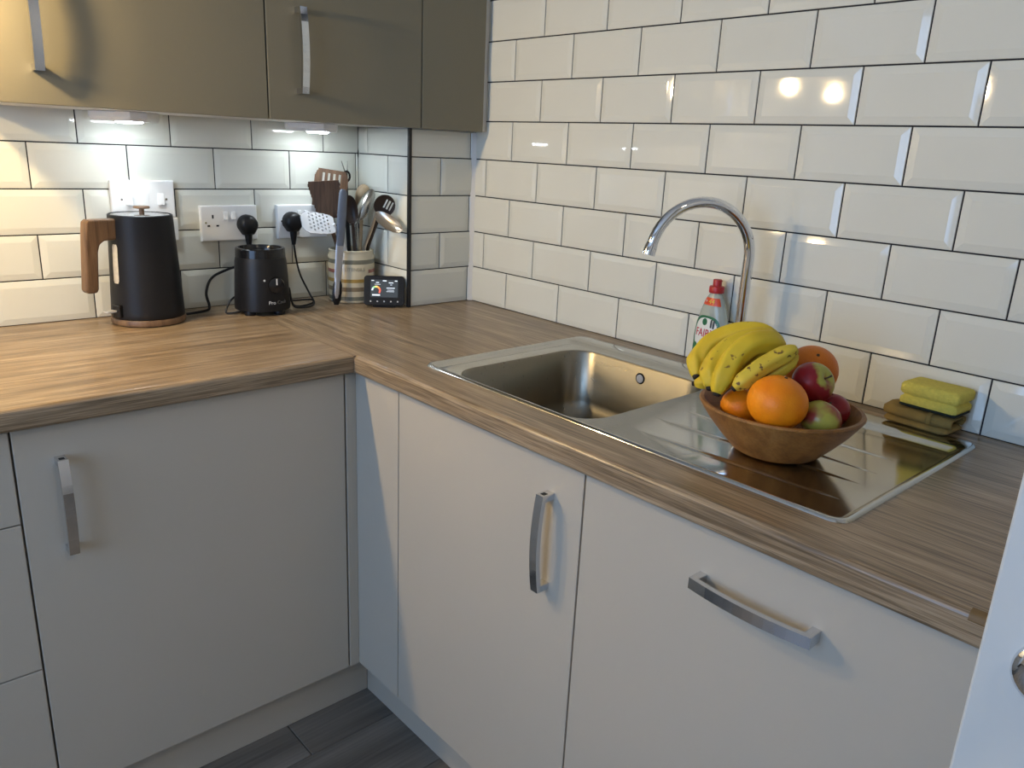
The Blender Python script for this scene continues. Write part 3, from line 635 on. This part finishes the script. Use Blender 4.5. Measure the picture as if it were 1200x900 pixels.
# serving fork
t = ut('serving_fork', 'black-necked serving fork with two thin prongs sticking up')
q0 = lo(at_y(406, 246, 0.352)); q1 = lo(at_y(405.5, 203, 0.352))
MB().tube([pot_pt(0.020, 0.032), q0, q1], [0.005, 0.006, 0.0045], 10).build('handle', 'black_plastic', t)
for a_, b_ in ((403.5, 400), (407, 407)):
    MB().tube([q1-Vector((0, 0, 0.006)), lo(at_y(a_, 199, 0.352)), lo(at_y(b_, 188.5, 0.352))], [0.0020, 0.0018, 0.0010], 8).build('prong', 'olive_steel', t)
MB().tube([q1+Vector((0.010*math.cos(x_), -0.003, -0.008+0.013*math.sin(x_))) for x_ in [2*math.pi*i/16 for i in range(17)]], 0.0030, 8).build('ring', 'black_gloss', t)
# dark spoon
def spoon(name, label, hc, htip, Y, W, L, depth, mh, base, mhead, face=TOCAM, hr=0.0055):
    t = ut(name, label); c = lo(at_y(*hc, Y)); tip = lo(at_y(*htip, Y)); a, n, s = frame(c, tip, face)
    spoon_head(c, a, n, s, L, W, depth, mhead, t)
    MB().tube([base, c-a*(L*0.62), c-a*(L*0.44)], [hr, hr*0.85, hr*0.75], 10).build('handle', mh, t); return t
spoon('serving_spoon', 'dark brown serving spoon beside the grey tongs', (411.0, 246), (408.5, 228), 0.288, 0.038, 0.078, 0.010, 'dark_spoon', pot_pt(-0.004, -0.042), 'dark_spoon')
spoon('wooden_spoon', 'pale beech wooden spoon behind the steel spoon', (425.5, 231), (427, 214), 0.332, 0.044, 0.070, 0.010, 'beech', pot_pt(0.026, 0.008), 'beech', -TOCAM)
spoon('steel_spoon', 'dull steel spoon seen from the back in the middle of the pot', (428.5, 240), (437, 222), 0.297, 0.038, 0.094, 0.010, 'olive_steel', pot_pt(0.012, -0.012), 'olive_steel', (-TOCAM+Vector((0.45, 0, 0))).normalized())
t = ut('slotted_spoon', 'black slotted spoon with three slots leaning against the corner')
c = lo(at_x(445, 252, -0.256)); tp = lo(at_x(456, 230, -0.243)); a, n, s = frame(c, tp, TOCAM)
plate_head(c, a, n, s, (tp-c).length*1.05, 0.056, lambda u, w: (u)**2+((w-0.5)/0.5)**2 < 1, lambda u, w: 0.024 < w < 0.050 and any(abs(u-q) < 0.0022 for q in (0.000, 0.0085, 0.017)), 0.003, 'dark_spoon', t, 'head', 0.004, 44, 56)
MB().tube([pot_pt(0.026, -0.014), Vector((0.031, -0.036, 0.142)), c-a*0.012, c+a*0.008], [0.0055, 0.0055, 0.0055, 0.005], 10).build('handle', 'dark_spoon', t)
t = ut('steel_ladle', 'broad steel ladle tipped over the rim of the pot')
c = lo(at_x(455.0, 260, -0.264)); tp = lo(at_x(469, 270, -0.250)); a, n, s = frame(c, tp, (TOCAM+Vector((0.1, 0, 0.45))).normalized())
spoon_head(c, a, n, s, 0.094, 0.040, 0.012, 'bronze_steel', t)
MB().tube([pot_pt(0.010, -0.036), Vector((0.014, -0.046, 0.142)), Vector((0.018, -0.074, 0.192)), c-a*0.043], [(0.004, 0.0055), (0.004, 0.006), (0.004, 0.006), (0.003, 0.005)], 10).build('handle', 'bronze_steel', t)
# tongs leaning on the outside of the pot
ft = Vector((-0.3800, 0.2540, K+0.004)); tp = at_y(402.5, 222, 0.262)
t = thing('tongs', 'grey kitchen tongs with black tips leaning against the striped pot', 'tongs', ft)
d_ = tp-ft; fc = TOCAM
def along(k, off=0): return d_*k + Vector((-0.55, -0.84, 0))*off
MB().tube([along(0.10), along(0.30, 0.002), along(0.56, 0.003)], [(0.008, 0.0022), (0.0100, 0.0024), (0.0105, 0.0024)], 12, flat=(1, -0.2, 0)).build('arm', 'tong_steel', t)
MB().tube([along(0.52, 0.003), along(0.60, 0.004), along(0.80, 0.004), along(0.97, 0.003), along(1.0, 0.002)], [(0.0095, 0.004), (0.0115, 0.0055), (0.0125, 0.006), (0.0110, 0.0055), (0.007, 0.004)], 14, flat=(1, -0.2, 0)).build('grip', 'tong_grey', t)
g_ = MB().tube([along(0.0), along(0.04), along(0.11), along(0.18), along(0.235)], [(0.006, 0.002), (0.0115, 0.004), (0.0135, 0.005), (0.0125, 0.004), (0.007, 0.003)], 16, flat=(1, -0.2, 0)).build('tip', 'black_plastic', t)
MB().tube([along(0.060, 0.0045), along(0.10, 0.006), along(0.16, 0.006), along(0.24, 0.0045)], [(0.003, 0.001), (0.0065, 0.0015), (0.0065, 0.0015), (0.0065, 0.0015)], 14, flat=(1, -0.2, 0)).build('scoop', 'tong_steel', g_)

# ------------------------------------------------------------------ energy monitor
mx, my = -0.2800, 0.1760
em = thing('energy_monitor', 'black energy monitor with lit colour screen propped beside the black edge trim', 'monitor', (mx, my, K), math.radians(-36))
W_, Hm, tl = 0.108, 0.080, math.radians(-14)
def em_p(x, out, z):   # tilted panel frame
    return (x, -out*math.cos(tl)+z*math.sin(-tl)*1.0, 0.006+z*math.cos(tl)+out*math.sin(-tl))
def em_plate(x0, x1, z0, z1, o0, o1, r=0.0, m_='black_plastic', name='case', parent=None, bevel=0, n=5):
    P_ = rrect(x0, x1, z0, z1, r, 0, n) if r else [(x0, z0, 0), (x1, z0, 0), (x1, z1, 0), (x0, z1, 0)]
    return MB().loops([[em_p(u, o0, v) for u, v, _ in P_], [em_p(u, o1, v) for u, v, _ in P_]], True, True).build(name, m_, parent or em, bevel=bevel)
em_plate(-W_/2, W_/2, 0, Hm, -0.016, 0.0, 0.009, 'black_plastic', 'case', None, 0.0015)
sc = em_plate(-0.0365, 0.0365, 0.022, 0.069, -0.002, 0.0006, 0, 'screen', 'screen')
def mark(x0, x1, z0, z1, m_='screen_white'): return em_plate(x0, x1, z0, z1, 0.0, 0.0009, 0, m_, 'screen_mark', sc)
mark(-0.034, -0.027, 0.0655, 0.0672); mark(-0.004, 0.006, 0.0650, 0.0675); mark(0.028, 0.035, 0.0650, 0.0675)
mark(-0.022, -0.014, 0.0605, 0.0625); mark(-0.026, -0.010, 0.0560, 0.0570); mark(0.012, 0.024, 0.0600, 0.0622); mark(0.016, 0.021, 0.0550, 0.0562)
mark(0.006, 0.028, 0.0460, 0.0480); mark(0.008, 0.026, 0.0410, 0.0420); mark(0.006, 0.027, 0.0370, 0.0382)
mark(-0.032, -0.011, 0.0262, 0.0300)
for k_, (a0, a1, c_) in enumerate(((180, 140, 'white'), (140, 105, 'green'), (105, 70, 'yellow'), (70, 30, 'orange'), (30, -40, 'red'))):
    P1 = [(-0.0215+0.0125*math.cos(math.radians(a0+(a1-a0)*j/6)), 0.040+0.0125*math.sin(math.radians(a0+(a1-a0)*j/6))) for j in range(7)]
    P2 = [(-0.0215+0.0080*math.cos(math.radians(a0+(a1-a0)*j/6)), 0.040+0.0080*math.sin(math.radians(a0+(a1-a0)*j/6))) for j in range(7)]
    MB().loops([[em_p(u, 0.0010, v) for u, v in P1], [em_p(u, 0.0010, v) for u, v in P2]], closed=False).build('gauge_segment', 'screen_white' if c_ == 'white' else 'gauge_'+c_, sc, fix=False)
for i in range(5):
    x_ = -0.036+0.018*i; em_plate(x_-0.002, x_+0.002, 0.0090, 0.0130, 0.0, 0.0005, 0.0015, 'icon', 'touch_icon', None, 0, 3)
MB().prism([(-0.030, 0.004), (0.030, 0.004), (0.030, 0.045), (-0.030, 0.045)], lambda u, v, w: (u, v, w), 0.0, 0.007).build('stand', 'black_plastic', em, bevel=0.001)

# ------------------------------------------------------------------ sink
sk = thing('kitchen_sink', 'stainless steel inset sink with one bowl and ribbed drainer', 'sink', (0, 0, K))
x0, x1, y0, y1 = SK
def ins(d, z, r, b=0.0): return rrect(x0+d, x1-d-b, y0+d, y1-d, r, z, 8)
bowl = lambda d, z, r: rrect(BO[0]+d, BO[1]-d, BO[2]+d, BO[3]-d, r, z, 8)
rim = MB().loops([ins(0, 0.0002, 0.022), ins(0.0015, 0.0030, 0.022), ins(0.0045, 0.0042, 0.020), ins(0.008, 0.0040, 0.018, 0.034), ins(0.012, 0.0005, 0.015, 0.037), ins(0.018, -0.0050, 0.012, 0.041), ins(0.020, -0.0055, 0.011, 0.041), bowl(-0.0035, -0.0055, 0.063), bowl(0, -0.0075, 0.060)])
rim.build('drainer', 'steel', sk, ang=50, fix=False)
MB().loops([bowl(-0.0003, -0.0073, 0.060), bowl(0.003, -0.012, 0.058), bowl(0.012, -0.120, 0.056), bowl(0.022, -0.148, 0.050), bowl(0.045, -0.160, 0.035), rrect(-0.34, -0.28, -0.61, -0.55, 0.029, -0.164, 8)], False, True).build('bowl', 'steel_bowl_dimmed', sk, ang=60, fix=False)
# ribs pressed into the drainer
for xr, ya, yb in ((-0.452, -0.850, -1.180), (-0.376, -0.825, -1.175), (-0.300, -0.825, -1.172), (-0.226, -0.835, -1.165)):
    n = 16; Lp = []
    for j in range(n+1):
        tt = j/n; w_ = 0.0058*math.sin(math.pi*min(1, tt*1.0))**0.45+0.0004; yy = ya+(yb-ya)*tt; hh = 0.0020*math.sin(math.pi*tt)**0.5
        Lp.append([(xr+(0.012 if xr < -0.3 else -0.006)*tt+w_*c_, yy, -0.0055+hh*h_) for c_, h_ in ((-1, 0), (-0.5, 0.8), (0, 1), (0.5, 0.8), (1, 0))])
    MB().loops(Lp, closed=False).build('drainer_rib', 'steel', sk, ang=80)
# overflow in the bowl's back wall
ov = MB().loops([[(BO[1]-0.0035-o_, -0.588+r*math.cos(2*math.pi*j/24), -0.034+r*math.sin(2*math.pi*j/24)) for j in range(24)] for r, o_ in ((0.0120, -0.001), (0.0120, 0.0025), (0.0090, 0.0025))], True, True).build('overflow', 'black_gloss', sk)
MB().loops([[(BO[1]-0.0035-o_, -0.588+r*math.cos(2*math.pi*j/24), -0.034+r*math.sin(2*math.pi*j/24)) for j in range(24)] for r, o_ in ((0.0092, 0.0), (0.0090, 0.0038), (0.0075, 0.0044))], True, True).build('overflow_cap', 'grey_lever', ov)
MB().lathe([(0.038, 0), (0.036, 0.003), (0.030, 0.003), (0.006, 0.002)], 28, (-0.31, -0.58, -0.164)).build('waste', 'chrome', sk)

# ------------------------------------------------------------------ tap
TX, TY = -0.083, -0.782
tp_ = thing('kitchen_tap', 'chrome gooseneck tap with tall curved spout behind the fruit bowl', 'tap', (TX, TY, K+0.0042))
ag = math.radians(150); RA = 0.1005; zc = 0.243
MB().lathe([(0.026, 0), (0.026, 0.004), (0.022, 0.007), (0.021, 0.050), (0.017, 0.060), (0.012, 0.064)], 28).build('tap_base', 'chrome_bright', tp_)
path = [(0, 0, 0.060), (0, 0, 0.15), (0, 0, zc)]
for i in range(1, 25):
    a = math.radians(180*i/24*0.93); path.append(((RA-RA*math.cos(a))*math.cos(ag), (RA-RA*math.cos(a))*math.sin(ag), zc+RA*math.sin(a)))
e1 = Vector(path[-1]); ed = (Vector(path[-1])-Vector(path[-2])).normalized()
MB().tube(path, 0.0103, 20).build('spout', 'chrome_bright', tp_, ang=60)
MB().tube([e1-ed*0.002, e1+ed*0.006, e1+ed*0.020], [0.0108, 0.0120, 0.0122], 20).build('nozzle', 'chrome_bright', tp_)
MB().tube([(0, 0, 0.035), (0.018, -0.022, 0.037), (0.036, -0.044, 0.043)], [0.0085, 0.006, 0.005], 12).build('tap_lever', 'chrome_bright', tp_)

# ------------------------------------------------------------------ washing-up liquid bottle
SX, SY = -0.0300, -0.6860
so = thing('washing_up_bottle', 'clear washing-up liquid bottle with red cap beside the tap', 'bottle', (SX, SY, K), math.radians(-6))
def oval(z, rx, ry, n=36): return [(rx*math.cos(2*math.pi*j/n), ry*math.sin(2*math.pi*j/n), z) for j in range(n)]
SP = [(0.000, 0.018, 0.036), (0.004, 0.0215, 0.0405), (0.03, 0.0235, 0.0425), (0.065, 0.0235, 0.0425), (0.095, 0.0215, 0.0385), (0.120, 0.019, 0.031), (0.140, 0.016, 0.0235), (0.152, 0.0135, 0.0170), (0.158, 0.0115, 0.0125), (0.163, 0.010, 0.010)]
MB().loops([oval(*p) for p in SP], True, True).build('body', 'soap_plastic', so, ang=60)
cap = MB().lathe([(0.0152, 0.1600), (0.0155, 0.1615), (0.0155, 0.1715), (0.0145, 0.1735), (0.0090, 0.1740), (0.0090, 0.1860), (0.0082, 0.1875)], 28).build('cap', 'soap_red', so)
MB().prism([(0.0, 0.0), (-0.0025, -0.0105), (0.0025, -0.0105)], lambda u, v, w: (u, v, w), 0.1840, 0.1868).build('flip_tab', 'soap_red', cap)
def srad(z):
    for (za, a, b), (zb, c, d) in zip(SP, SP[1:]):
        if za <= z <= zb: k = (z-za)/(zb-za); return a+(c-a)*k, b+(d-b)*k
    return SP[-1][1:]
def on_soap(y_, z, off=0.0006):
    """point on the bottle's face that looks into the room (-x); y_ along the width"""
    rx, ry = srad(z); k = max(-0.98, min(0.98, y_/ry)); return Vector((-(rx*math.sqrt(1-k*k)+off), y_, z))
def label_disc(cy, cz, ry, rz, off, m_, name, n=30, parent=None, sq=2.0, inner=0.0):
    L = []
    for k in ((inner, 1.0) if inner else (0.02, 0.35, 0.7, 1.0)):
        L.append([on_soap(cy+ry*k*math.copysign(abs(math.cos(2*math.pi*j/n))**(2/sq), math.cos(2*math.pi*j/n)), cz+rz*k*math.copysign(abs(math.sin(2*math.pi*j/n))**(2/sq), math.sin(2*math.pi*j/n)), off) for j in range(n)])
    return MB().loops(L, not inner, False).build(name, m_, parent or so, fix=False)
lb = label_disc(0, 0.073, 0.0325, 0.0400, 0.0005, 'label_green', 'label', sq=3.0)
label_disc(0, 0.073, 0.0280, 0.0355, 0.0009, 'label_white', 'label_field', parent=lb, sq=2.6)
label_disc(0.003, 0.100, 0.0065, 0.0075, 0.0013, 'label_green', 'leaf_mark', 12, lb)
label_disc(-0.013, 0.098, 0.0022, 0.0090, 0.0013, 'label_ink', 'figure_mark', 10, lb, 4); label_disc(-0.0185, 0.097, 0.0022, 0.0090, 0.0013, 'label_ink', 'figure_mark', 10, lb, 4)
label_disc(0.024, 0.040, 0.0100, 0.0140, 0.0010, 'label_green', 'leaf_mark', 12, lb)
def soap_text(s_, size, cy, cz, m_, stretch=1.0, off=0.0014):
    return obj('lettering', text_mesh(s_, size, 0.0004, m_, lambda x, y_, z_: on_soap(cy-x, cz+y_*stretch, off+z_)), lb)
soap_text('FAIRY', 0.0190, 0.000, 0.0760, 'label_red', 1.25)
# collar label
cl_ = []
for z in (0.1345, 0.1400, 0.1500): cl_.append([on_soap(srad(z)[1]*0.93*math.sin(math.radians(a)), z, 0.0006) for a in range(-75, 76, 10)])
co = MB().loops(cl_, closed=False).build('collar_label', 'label_orange', so, fix=False)
obj('lettering', text_mesh('44', 0.0140, 0.0003, 'label_yellow', lambda x, y_, z_: on_soap(-0.004-x, 0.1424+y_*0.9, 0.0011+z_)), co)
obj('lettering', text_mesh('+', 0.0110, 0.0003, 'label_white', lambda x, y_, z_: on_soap(0.010-x, 0.1424+y_*0.9, 0.0011+z_)), co)

# ------------------------------------------------------------------ sponge and cloth
cl = thing('folded_cloth', 'folded olive brown cleaning cloth lying under the yellow sponge', 'cloth', (-0.0440, -1.1330, K+0.0044), math.radians(-90-3))
def slab(x0, x1, y0, y1, z0, z1, r=0.012, seg=4, wob=0.0015, nx=14, ny=8):
    """soft slab with rounded, slightly uneven faces"""
    m = MB(); L = []
    prof = [(-r*0.9, 0), (-r*0.3, 0.12), (0, 0.5), (-r*0.3, 0.88), (-r*0.9, 1)]
    for d, t_ in prof:
        P_ = rrect(x0-d*0, x1, y0, y1, r, 0, 5); cx, cy = (x0+x1)/2, (y0+y1)/2
        L.append([(cx+(u-cx)*(1+2*d/(x1-x0)) + random.uniform(-wob, wob)*0.4, cy+(v-cy)*(1+2*d/(y1-y0)), z0+(z1-z0)*t_+random.uniform(-wob, wob)*(0.5 if 0 < t_ else 0)) for u, v, _ in P_])
    return m.loops(L, True, True)
slab(-0.056, 0.052, -0.034, 0.032, 0.0, 0.0125, 0.010).build('lower_fold', 'cloth', cl, ang=70)
# upper fold: a strip folded over, open rolled end on one side
P_ = [(-0.030, 0.0125), (-0.036, 0.0200), (-0.034, 0.0270), (-0.028, 0.0305), (0.0, 0.0315), (0.027, 0.0295), (0.032, 0.0220), (0.029, 0.0130), (0.024, 0.0128), (0.027, 0.0210), (0.024, 0.0262), (0.0, 0.0275), (-0.026, 0.0262), (-0.030, 0.0200), (-0.024, 0.0128)]
m = MB(); N_ = 14; L = []
for i in range(N_+1):
    x_ = -0.058+0.113*i/N_; k = 1-0.25*abs(2*i/N_-1)**4
    L.append([(x_+0.002*math.sin(v*900), u*k, 0.0122+(v-0.0122)*(0.95+0.05*math.sin(i*1.3))) for u, v in P_])
nP = len(P_); m.loops(L); 
for base_ in (0, N_*nP):
    for j in range(7): m.f.append((base_+j, base_+j+1, base_+(nP-1-j-1) if j < 7 else 0, base_+nP-1-j))
m.build('upper_fold', 'cloth', cl, ang=60)
slab(-0.050, 0.030, -0.024, 0.022, 0.0128, 0.0258, 0.008).build('inner_fold', 'cloth', cl, ang=70)
MB().tube([(0.020, -0.035, 0.015), (0.020, -0.0375, 0.022), (0.020, -0.035, 0.0290), (0.019, -0.027, 0.0318), (0.018, 0.0, 0.0325), (0.018, 0.026, 0.0305)], [(0.004, 0.0012)]*6, 8, flat=(1, 0, 0)).build('hem', 'cloth', cl)
sp = thing('sponge', 'yellow grooved sponge with dark scourer side resting on the folded cloth', 'sponge', (-0.0420, -1.1440, K+0.0044+0.0328), math.radians(-90-3))
slab(-0.047, 0.047, -0.031, 0.031, 0.0, 0.0055, 0.005, wob=0.0006).build('scourer_pad', 'scourer', sp, ang=70)
m = MB(); L = []
for d, z in ((0.001, 0.0056), (0.0, 0.009), (0.0, 0.0150), (0.0035, 0.0185), (0.004, 0.0200), (0.001, 0.0225), (-0.001, 0.0260), (-0.001, 0.0370), (0.0010, 0.0405), (0.005, 0.0420)):
    L.append([(u+random.uniform(-.0004, .0004), v, z+random.uniform(-.0004, .0004)) for u, v, _ in rrect(-0.047+d, 0.047-d, -0.031+d, 0.031-d, 0.005, 0, 4)])
m.loops(L, True, True).build('foam', 'sponge', sp, ang=70)

# ------------------------------------------------------------------ fruit bowl and fruit
FX, FY = -0.3475, -1.0285
VD = Vector((FX-CAM.x, FY-CAM.y, 0)).normalized()
def fp(px, py, s):
    """point on the sight line at distance s behind (+) or before (-) the bowl's middle"""
    d = ray(px, py); c0 = Vector((FX, FY, 0))+VD*s
    k = (c0-Vector((CAM.x, CAM.y, 0))).dot(VD)/Vector((d.x, d.y, 0)).dot(VD); return CAM+d*k
fb = thing('fruit_bowl', 'rustic wooden bowl full of fruit standing on the drainer', 'bowl', (FX, FY, K-0.0034))
MB().lathe([(0.060, 0.0), (0.066, 0.004), (0.086, 0.026), (0.104, 0.048), (0.1175, 0.068), (0.1195, 0.0715), (0.1175, 0.0745), (0.1125, 0.0745), (0.109, 0.070), (0.094, 0.046), (0.072, 0.020), (0.045, 0.010), (0.0, 0.009)], 56, cap1=False, sx=1.0, sy=1.03).build('body', 'bowl_wood', fb, ang=50)
def orange(label, px, py, s, r, m_, sq=0.95, tilt=(0.3, 0.2, 0)):
    c = fp(px, py, s); t = thing('orange', label, 'orange', c); t.rotation_euler = tilt
    prof = [(r*math.sin(math.pi*i/20)*1.0, -r*sq*math.cos(math.pi*i/20)) for i in range(21)]
    prof[0] = (0.0004, prof[0][1]); prof[-1] = (0.0006, prof[-1][1]-0.0012)
    MB().lathe(prof, 36).build('peel', m_, t, ang=80)
    MB().lathe([(0.0028, r*sq-0.0016), (0.0022, r*sq+0.0004)], 8).build('stem_button', 'apple_stem', t)
orange('large bright orange at the front of the wooden bowl', 911, 471.5, -0.075, 0.0430, 'orange_peel', 0.90, (0.15, 0.1, 0))
orange('small orange half hidden under the banana tips', 868, 477, -0.017, 0.031, 'orange_peel')
orange('dimpled deep orange fruit at the back behind the red apple', 951, 434, 0.0735, 0.0405, 'orange_deep', 0.95, (0.4, -0.5, 0))
def apple(label, px, py, s, r, m_, rot):
    c = fp(px, py, s); t = thing('apple', label, 'apple', c); t.rotation_mode = 'QUATERNION'; t.rotation_quaternion = rot.to_track_quat('Z', 'Y')
    prof = []
    for i in range(25):
        a = math.pi*i/24; rr = r*(math.sin(a)*(1.02-0.08*math.cos(a)*-1)); z = -r*0.92*math.cos(a)
        if i > 18: z -= r*0.30*((i-18)/6)**2.0
        if i < 4: z += r*0.12*((4-i)/4)**2
        prof.append((max(rr, 0.0004), z))
    MB().lathe(prof, 36).build('skin', m_, t, ang=80)
    MB().tube([(0, 0, r*0.55), (0.001, 0, r*0.78), (0.003, 0.001, r*0.98)], [0.0012, 0.0011, 0.0016], 8).build('stalk', 'apple_stem', t)
apple('shiny dark red apple with green top on the pile', 953.5, 448.5, 0.000, 0.0315, 'apple_red', -VD*0.62+RT*0.62+Vector((0, 0, 0.42)))
apple('yellow-green apple with red blush low at the bowl rim', 962, 491, -0.045, 0.0295, 'apple_green', RT*0.5+VD*0.3+Vector((0, 0, 0.8)))
apple('small red apple mostly hidden behind the yellow-green apple', 975, 481, 0.022, 0.0255, 'apple_red', VD*0.7-Vector((0, 0, 0.8)))
def banana(parent, pts, rad, m_, name='banana'):
    P_ = smooth_path([fp(*p) for p in pts], 6); O_ = parent.location; P_ = [p-O_ for p in P_]; n = len(P_)-1
    rr = []
    for i in range(n+1):
        t_ = i/n; k = min(1, 0.42+t_*3.6) if t_ < 0.2 else (1 if t_ < 0.72 else 1-0.60*((t_-0.72)/0.28)**1.3); rr.append(rad*k)
    # five-sided, softly rounded section
    L = []; ref = Vector((0, 0, 1))
    for i, p in enumerate(P_):
        tt = (P_[min(i+1, n)]-P_[max(i-1, 0)]).normalized(); ref2 = (ref-tt*ref.dot(tt)).normalized(); q_ = tt.cross(ref2)
        L.append([p+ref2*(rr[i]*(1+0.075*math.cos(5*b))*math.cos(b))+q_*(rr[i]*(1+0.075*math.cos(5*b))*math.sin(b)) for b in [2*math.pi*j/25 for j in range(25)]])
    o = MB().loops(L, True, True).build(name, m_, parent, ang=60)
    e = (P_[0]-P_[1]).normalized()
    MB().tube([P_[0]-e*0.002, P_[0]+e*0.004], [rr[0]*1.02, rr[0]*0.70], 10).build('tip', 'banana_tip', o)
    return o
cr = fp(911, 405, 0.030)
bb = thing('banana_bunch', 'bunch of yellow bananas draped over the side of the wooden bowl', 'bananas', cr)
banana(bb, [(816, 441, -0.005), (817, 424, 0.015), (832, 404, 0.030), (858, 392, 0.038), (884, 390, 0.040), (904, 396, 0.036), (914, 404, 0.030)], 0.0165, 'banana_yellow')
banana(bb, [(832, 454, -0.040), (833, 438, -0.028), (845, 416, -0.008), (866, 402, 0.010), (890, 397, 0.022), (908, 401, 0.028), (914, 405, 0.030)], 0.0170, 'banana_yellow')
banana(bb, [(840, 461, -0.050), (847, 443, -0.040), (860, 420, -0.024), (879, 404, -0.008), (898, 401, 0.008), (910, 403, 0.022), (915, 406, 0.030)], 0.0180, 'banana_yellow')
banana(bb, [(872, 441, 0.004), (878, 431, 0.008), (890, 420, 0.014), (904, 411, 0.022), (913, 407, 0.030)], 0.0125, 'banana_yellow')
banana(bb, [(814, 449.5, -0.012), (826, 447, -0.010), (842, 436, 0.006), (866, 420, 0.022), (890, 408, 0.030), (912, 406, 0.032)], 0.0110, 'banana_yellow')
MB().tube([Vector((0, 0, 0))-ray(930, 415)*0, fp(916, 407, 0.032)-cr], [0.010, 0.006], 10).build('crown', 'banana_tip', bb)
b2 = thing('banana_pair', 'two brown-flecked bananas lying between the bunch and the oranges', 'bananas', fp(905, 428, -0.03))
banana(b2, [(860.5, 455, -0.058), (873, 445, -0.052), (890, 431.5, -0.042), (908, 421, -0.034), (924, 413, -0.028), (934, 409, -0.024)], 0.0134, 'banana_spotted')
banana(b2, [(888, 449, -0.026), (902, 440, -0.024), (915, 432, -0.020), (926, 422, -0.016), (933, 414, -0.014)], 0.0115, 'banana_spotted')
